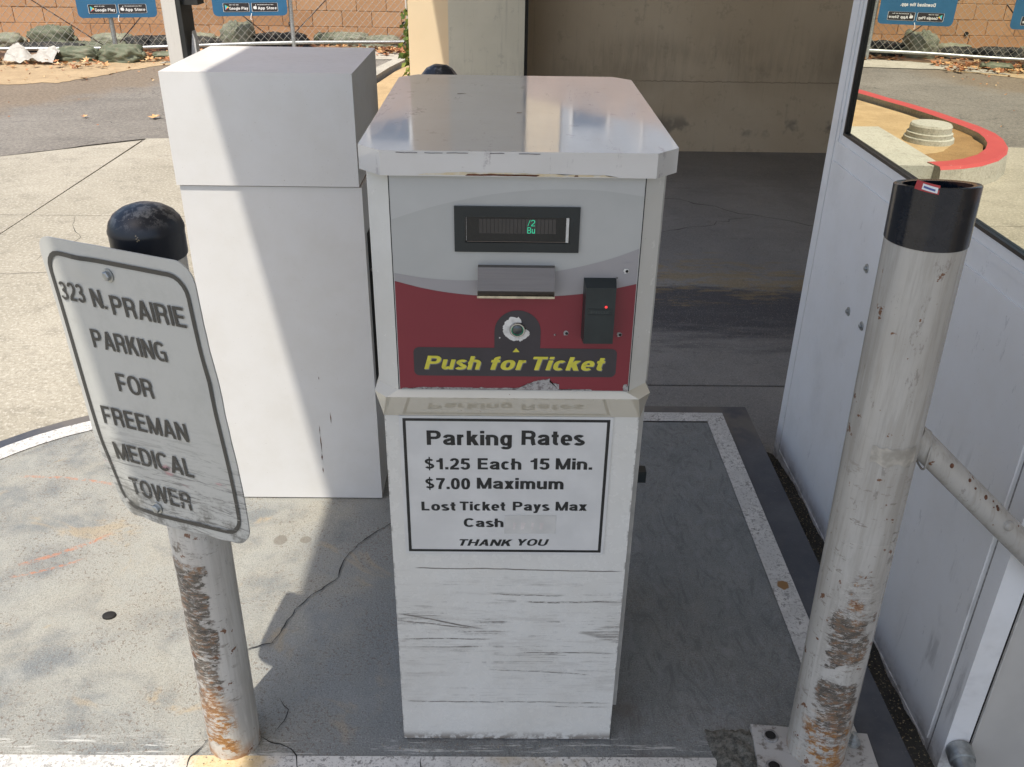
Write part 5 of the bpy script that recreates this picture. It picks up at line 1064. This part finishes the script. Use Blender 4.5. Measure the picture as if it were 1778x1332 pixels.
# ------------------------------------------------------------------ parking sign on the bollard
sg = empty('parking_sign', (-.553, 1.228, .860), 'bent white address sign for the medical tower bolted to the left bollard', 'sign')
Rz = Matrix.Rotation(radians(-27.635), 4, 'Z') @ Matrix.Rotation(radians(-.405), 4, 'X') @ Matrix.Rotation(radians(-4.984), 4, 'Y'); sg.rotation_euler = Rz.to_euler()
SW, SH = .331, .486
def ks(u, t):
    f = (SH / 2 - t) / SH; return u * (1 - (.055 if u > 0 else .155 * f ** .8) * f), t * (1 - .16 * u)
def warp(u, t):       # bend of the sheet, positive towards the viewer (-y local)
    w_ = .004 * sin(t * 9) * (u / .15)
    e = max(0, -u - .150) / .03; w_ -= .014 * e ** 1.5 * (1 if t < .0 else .5)
    if t < -.10: w_ += .16 * (t + .10) ** 2 * (1 + 3 * abs(u + .03)) - .9 * max(0, -u - .04) * (-t - .10)
    w_ += .004 * math.exp(-((u + .075) ** 2 + (t - .21) ** 2) / .0006) - .003 * math.exp(-((u - .155) ** 2 + (t - .05) ** 2) / .0008)
    return w_
bm = bmesh.new(); nx, nz = 44, 64; r = .034
def outl(u, t):
    # squeeze grid to a rounded rectangle, plus nicks
    hw, hh = SW / 2, SH / 2; U_, T_ = u * hw, t * hh
    dx, dz = abs(U_) - (hw - r), abs(T_) - (hh - r)
    if dx > 0 and dz > 0:
        m_ = max(dx, dz); l = hypot(dx, dz); k = m_ / l if l else 1; U_ = math.copysign(hw - r + dx * k, U_); T_ = math.copysign(hh - r + dz * k, T_)
    if abs(u) > .99: U_ += .0015 * mnoise.noise(Vector((t * 7, u, 0)))
    if t < -.9: T_ += -.006 * max(0, -u + .2) * 0 + .003 * mnoise.noise(Vector((u * 4, 0, 4)))
    U_, T_ = ks(U_, T_); return (U_ - .004 if U_ < -.05 else U_), T_
V = [[None] * (nx + 1) for _ in range(nz + 1)]
for j_ in range(nz + 1):
    for i in range(nx + 1): U_, T_ = outl(-1 + 2 * i / nx, -1 + 2 * j_ / nz); V[j_][i] = bm.verts.new((U_, -warp(U_, T_), T_))
for j_ in range(nz):
    for i in range(nx): bm.faces.new((V[j_][i], V[j_][i + 1], V[j_ + 1][i + 1], V[j_ + 1][i]))
r0 = bmesh.ops.extrude_face_region(bm, geom=list(bm.faces))
for q in r0['geom']:
    if isinstance(q, bmesh.types.BMVert): q.co.y += .0022
fin(bm, 'sign_plate', M['sheeting'], sg, smooth=True, auto=50)
SX, SZ = (1, 0, 0), (0, 0, 1)
def strip_ring(A, I, n_sub=6):
    def sub(P): return [tuple(Vector(P[i]).lerp(Vector(P[(i + 1) % len(P)]), k / n_sub)) for i in range(len(P)) for k in range(n_sub)]
    return sub(A), sub(I)
A, I = strip_ring(rrect(-.1540, .1515, -.2275, .2235, .034, 5), rrect(-.1465, .1445, -.2205, .2165, .028, 5), 14); A, I = [ks(*p) for p in A], [ks(*p) for p in I]
plate(A, (0, 0, 0), SX, SZ, .0016, M['sign_ink'], sg, 'border_print', warp=warp, hole=I)
for body, x0, x1, base, cap in (('323', -.1405, -.0845, .148, .0300), ('N.', -.0690, -.0365, .1440, .0300), ('PRAIRIE', -.0265, .1300, .1370, .0315), ('PARKING', -.0945, .0700, .0735, .0315), ('FOR', -.0612, .0190, .0030, .0320), ('FREEMAN', -.1180, .0715, -.0640, .0325), ('MEDICAL', -.1125, .0625, -.1310, .0335), ('TOWER', -.1000, .0415, -.1970, .0330)):
    lettering(body, (0, 0, 0), SX, SZ, x0, x1, base, cap, M['sign_ink'], sg, warp=warp, lift=.0017, wt=(.18, .15))
for (u, t) in ((-.0145, .2004), (-.0415, -.2105)):
    Mx = Matrix.Translation((u, -.001 - warp(u, t), t)) @ Matrix.Rotation(radians(90), 4, 'X')
    bm = bmesh.new(); lathe(bm, [(.0105, 0), (.0105, .0015), (.007, .002)], 20, Mx); lathe(bm, [(.0075, .002), (.0075, .0065), (.006, .0075), (.0, .0078)], 6, Mx, cap1=False); tube(bm, (u, .0, t), (u, .02, t), .004, 10); fin(bm, 'bolt', M['galv'], sg)

# ------------------------------------------------------------------ booth
BX, BY0, BY1 = .955, 1.326, 2.665
bo = empty('attendant_booth', (1.8, 2.0, G), 'white steel attendant booth with mirrored window and panelled side', 'booth')
def bp(o): return reparent(o, bo)
WZ0, WY0, WY1 = .991, 1.50, 2.549
bp(mbox('side_wall', BX, BX + .05, BY0, BY1, G - .02, WZ0 - .006, M['booth'], bevel=.003))
bp(mbox('side_wall', BX, BX + .05, WY1 + .006, BY1 - .0005, WZ0 - .0055, 2.3, M['booth'], bevel=.002)); bp(mbox('side_wall', BX, BX + .05, BY0 + .0005, WY0 - .006, WZ0 - .0055, 2.3, M['booth'], bevel=.002)); bp(mbox('side_wall', BX + .0005, BX + .05, WY0 - .006, WY1 + .006, 2.0, 2.3, M['booth']))
bp(mbox('front_wall', BX + .051, BX + 1.6, BY0 + .001, BY0 + .06, G - .02, 2.3, plain('booth_front_shaded', (.52, .50, .46), .4, 0, .06, 6), bevel=.003)); bp(mbox('rear_wall', BX + .051, BX + 1.6, BY1 - .05, BY1 - .002, G - .02, 2.3, M['booth']))  # front wall colour is darkened for the shade on that face
bp(mbox('roof', BX - .03, BX + 1.7, BY0 - .05, BY1 + .05, 2.305, 2.4, M['booth'])); bp(mbox('far_wall', BX + 1.55, BX + 1.6, BY0 + .061, BY1 - .051, G, 2.3, M['booth']))
bp(mbox('window_glass', BX + .006, BX + .014, WY0, WY1, WZ0, 2.0, M['mirror']))
for a in ((WY0 - .006, WY1 + .006, WZ0 - .0055, WZ0 + .002), (WY1 - .002, WY1 + .0055, WZ0 + .0022, 2.0), (WY0 - .0055, WY0 + .002, WZ0 + .0022, 2.0)): bp(mbox('window_gasket', BX - .003, BX + .0055, *a, M['gasket'], bevel=.001))
# frame trims: raised outlines on the side
def trim(y0, y1, z0, z1, t=.003, mt='booth'): return bp(mbox('panel_trim', BX - t, BX - .0002, y0, y1, z0, z1, M[mt], bevel=.0014))
trim(1.425, 2.60, .944, .962); trim(2.585, 2.60, .963, 2.2)
bp(mbox('lower_panel', BX - .004, BX - .0002, 1.385, 2.600, -.075, .905, M['booth'], bevel=.002)); trim(2.612, 2.660, -.14, 2.25, .0025); trim(1.39, 2.608, -.13, -.095, .0025)
bp(mbox('panel_seam', BX - .0005, BX + .001, 1.372, 1.376, -.13, .93, M['greychip'])); 
bp(mbox('corner_seam', 1.006, 1.0085, BY0 - .0006, BY0 + .0012, G, 2.3, M['darkhole'])); bp(mbox('corner_strip', 1.0105, 1.014, BY0 - .003, BY0 + .0008, G, 2.3, plain('seam_edge', (.55, .53, .49), .35)))
for (y, z) in ((2.209, .719), (2.268, .571), (2.165, .574)):
    Mx = Matrix.Translation((BX - .0042, y, z)) @ Matrix.Rotation(radians(-90), 4, 'Y'); bm = bmesh.new(); lathe(bm, [(.0125, 0), (.0120, .002), (.0075, .0025)], 20, Mx); lathe(bm, [(.006, .0025), (.006, .007), (.004, .008), (.0, .008)], 8, Mx, cap1=False); bp(fin(bm, 'panel_bolt', M['galv']))
bm = bmesh.new(); Pp = Vector((.985, 1.325, -.035)); dd = Vector((-.10, -.95, -.12)).normalized(); A_ = dd.orthogonal().normalized(); B2 = dd.cross(A_); rr_ = [(.027, 0), (.027, .032), (.022, .034), (.0225, .060), (.0215, .061), (.0155, .0605), (.0155, .02), (0, .02)]
lathe(bm, rr_, 28, Matrix.Translation(Pp) @ dd.to_track_quat('Z', 'Y').to_matrix().to_4x4(), cap1=False); bp(fin(bm, 'conduit_stub', M['galv'], smooth=True, auto=35))
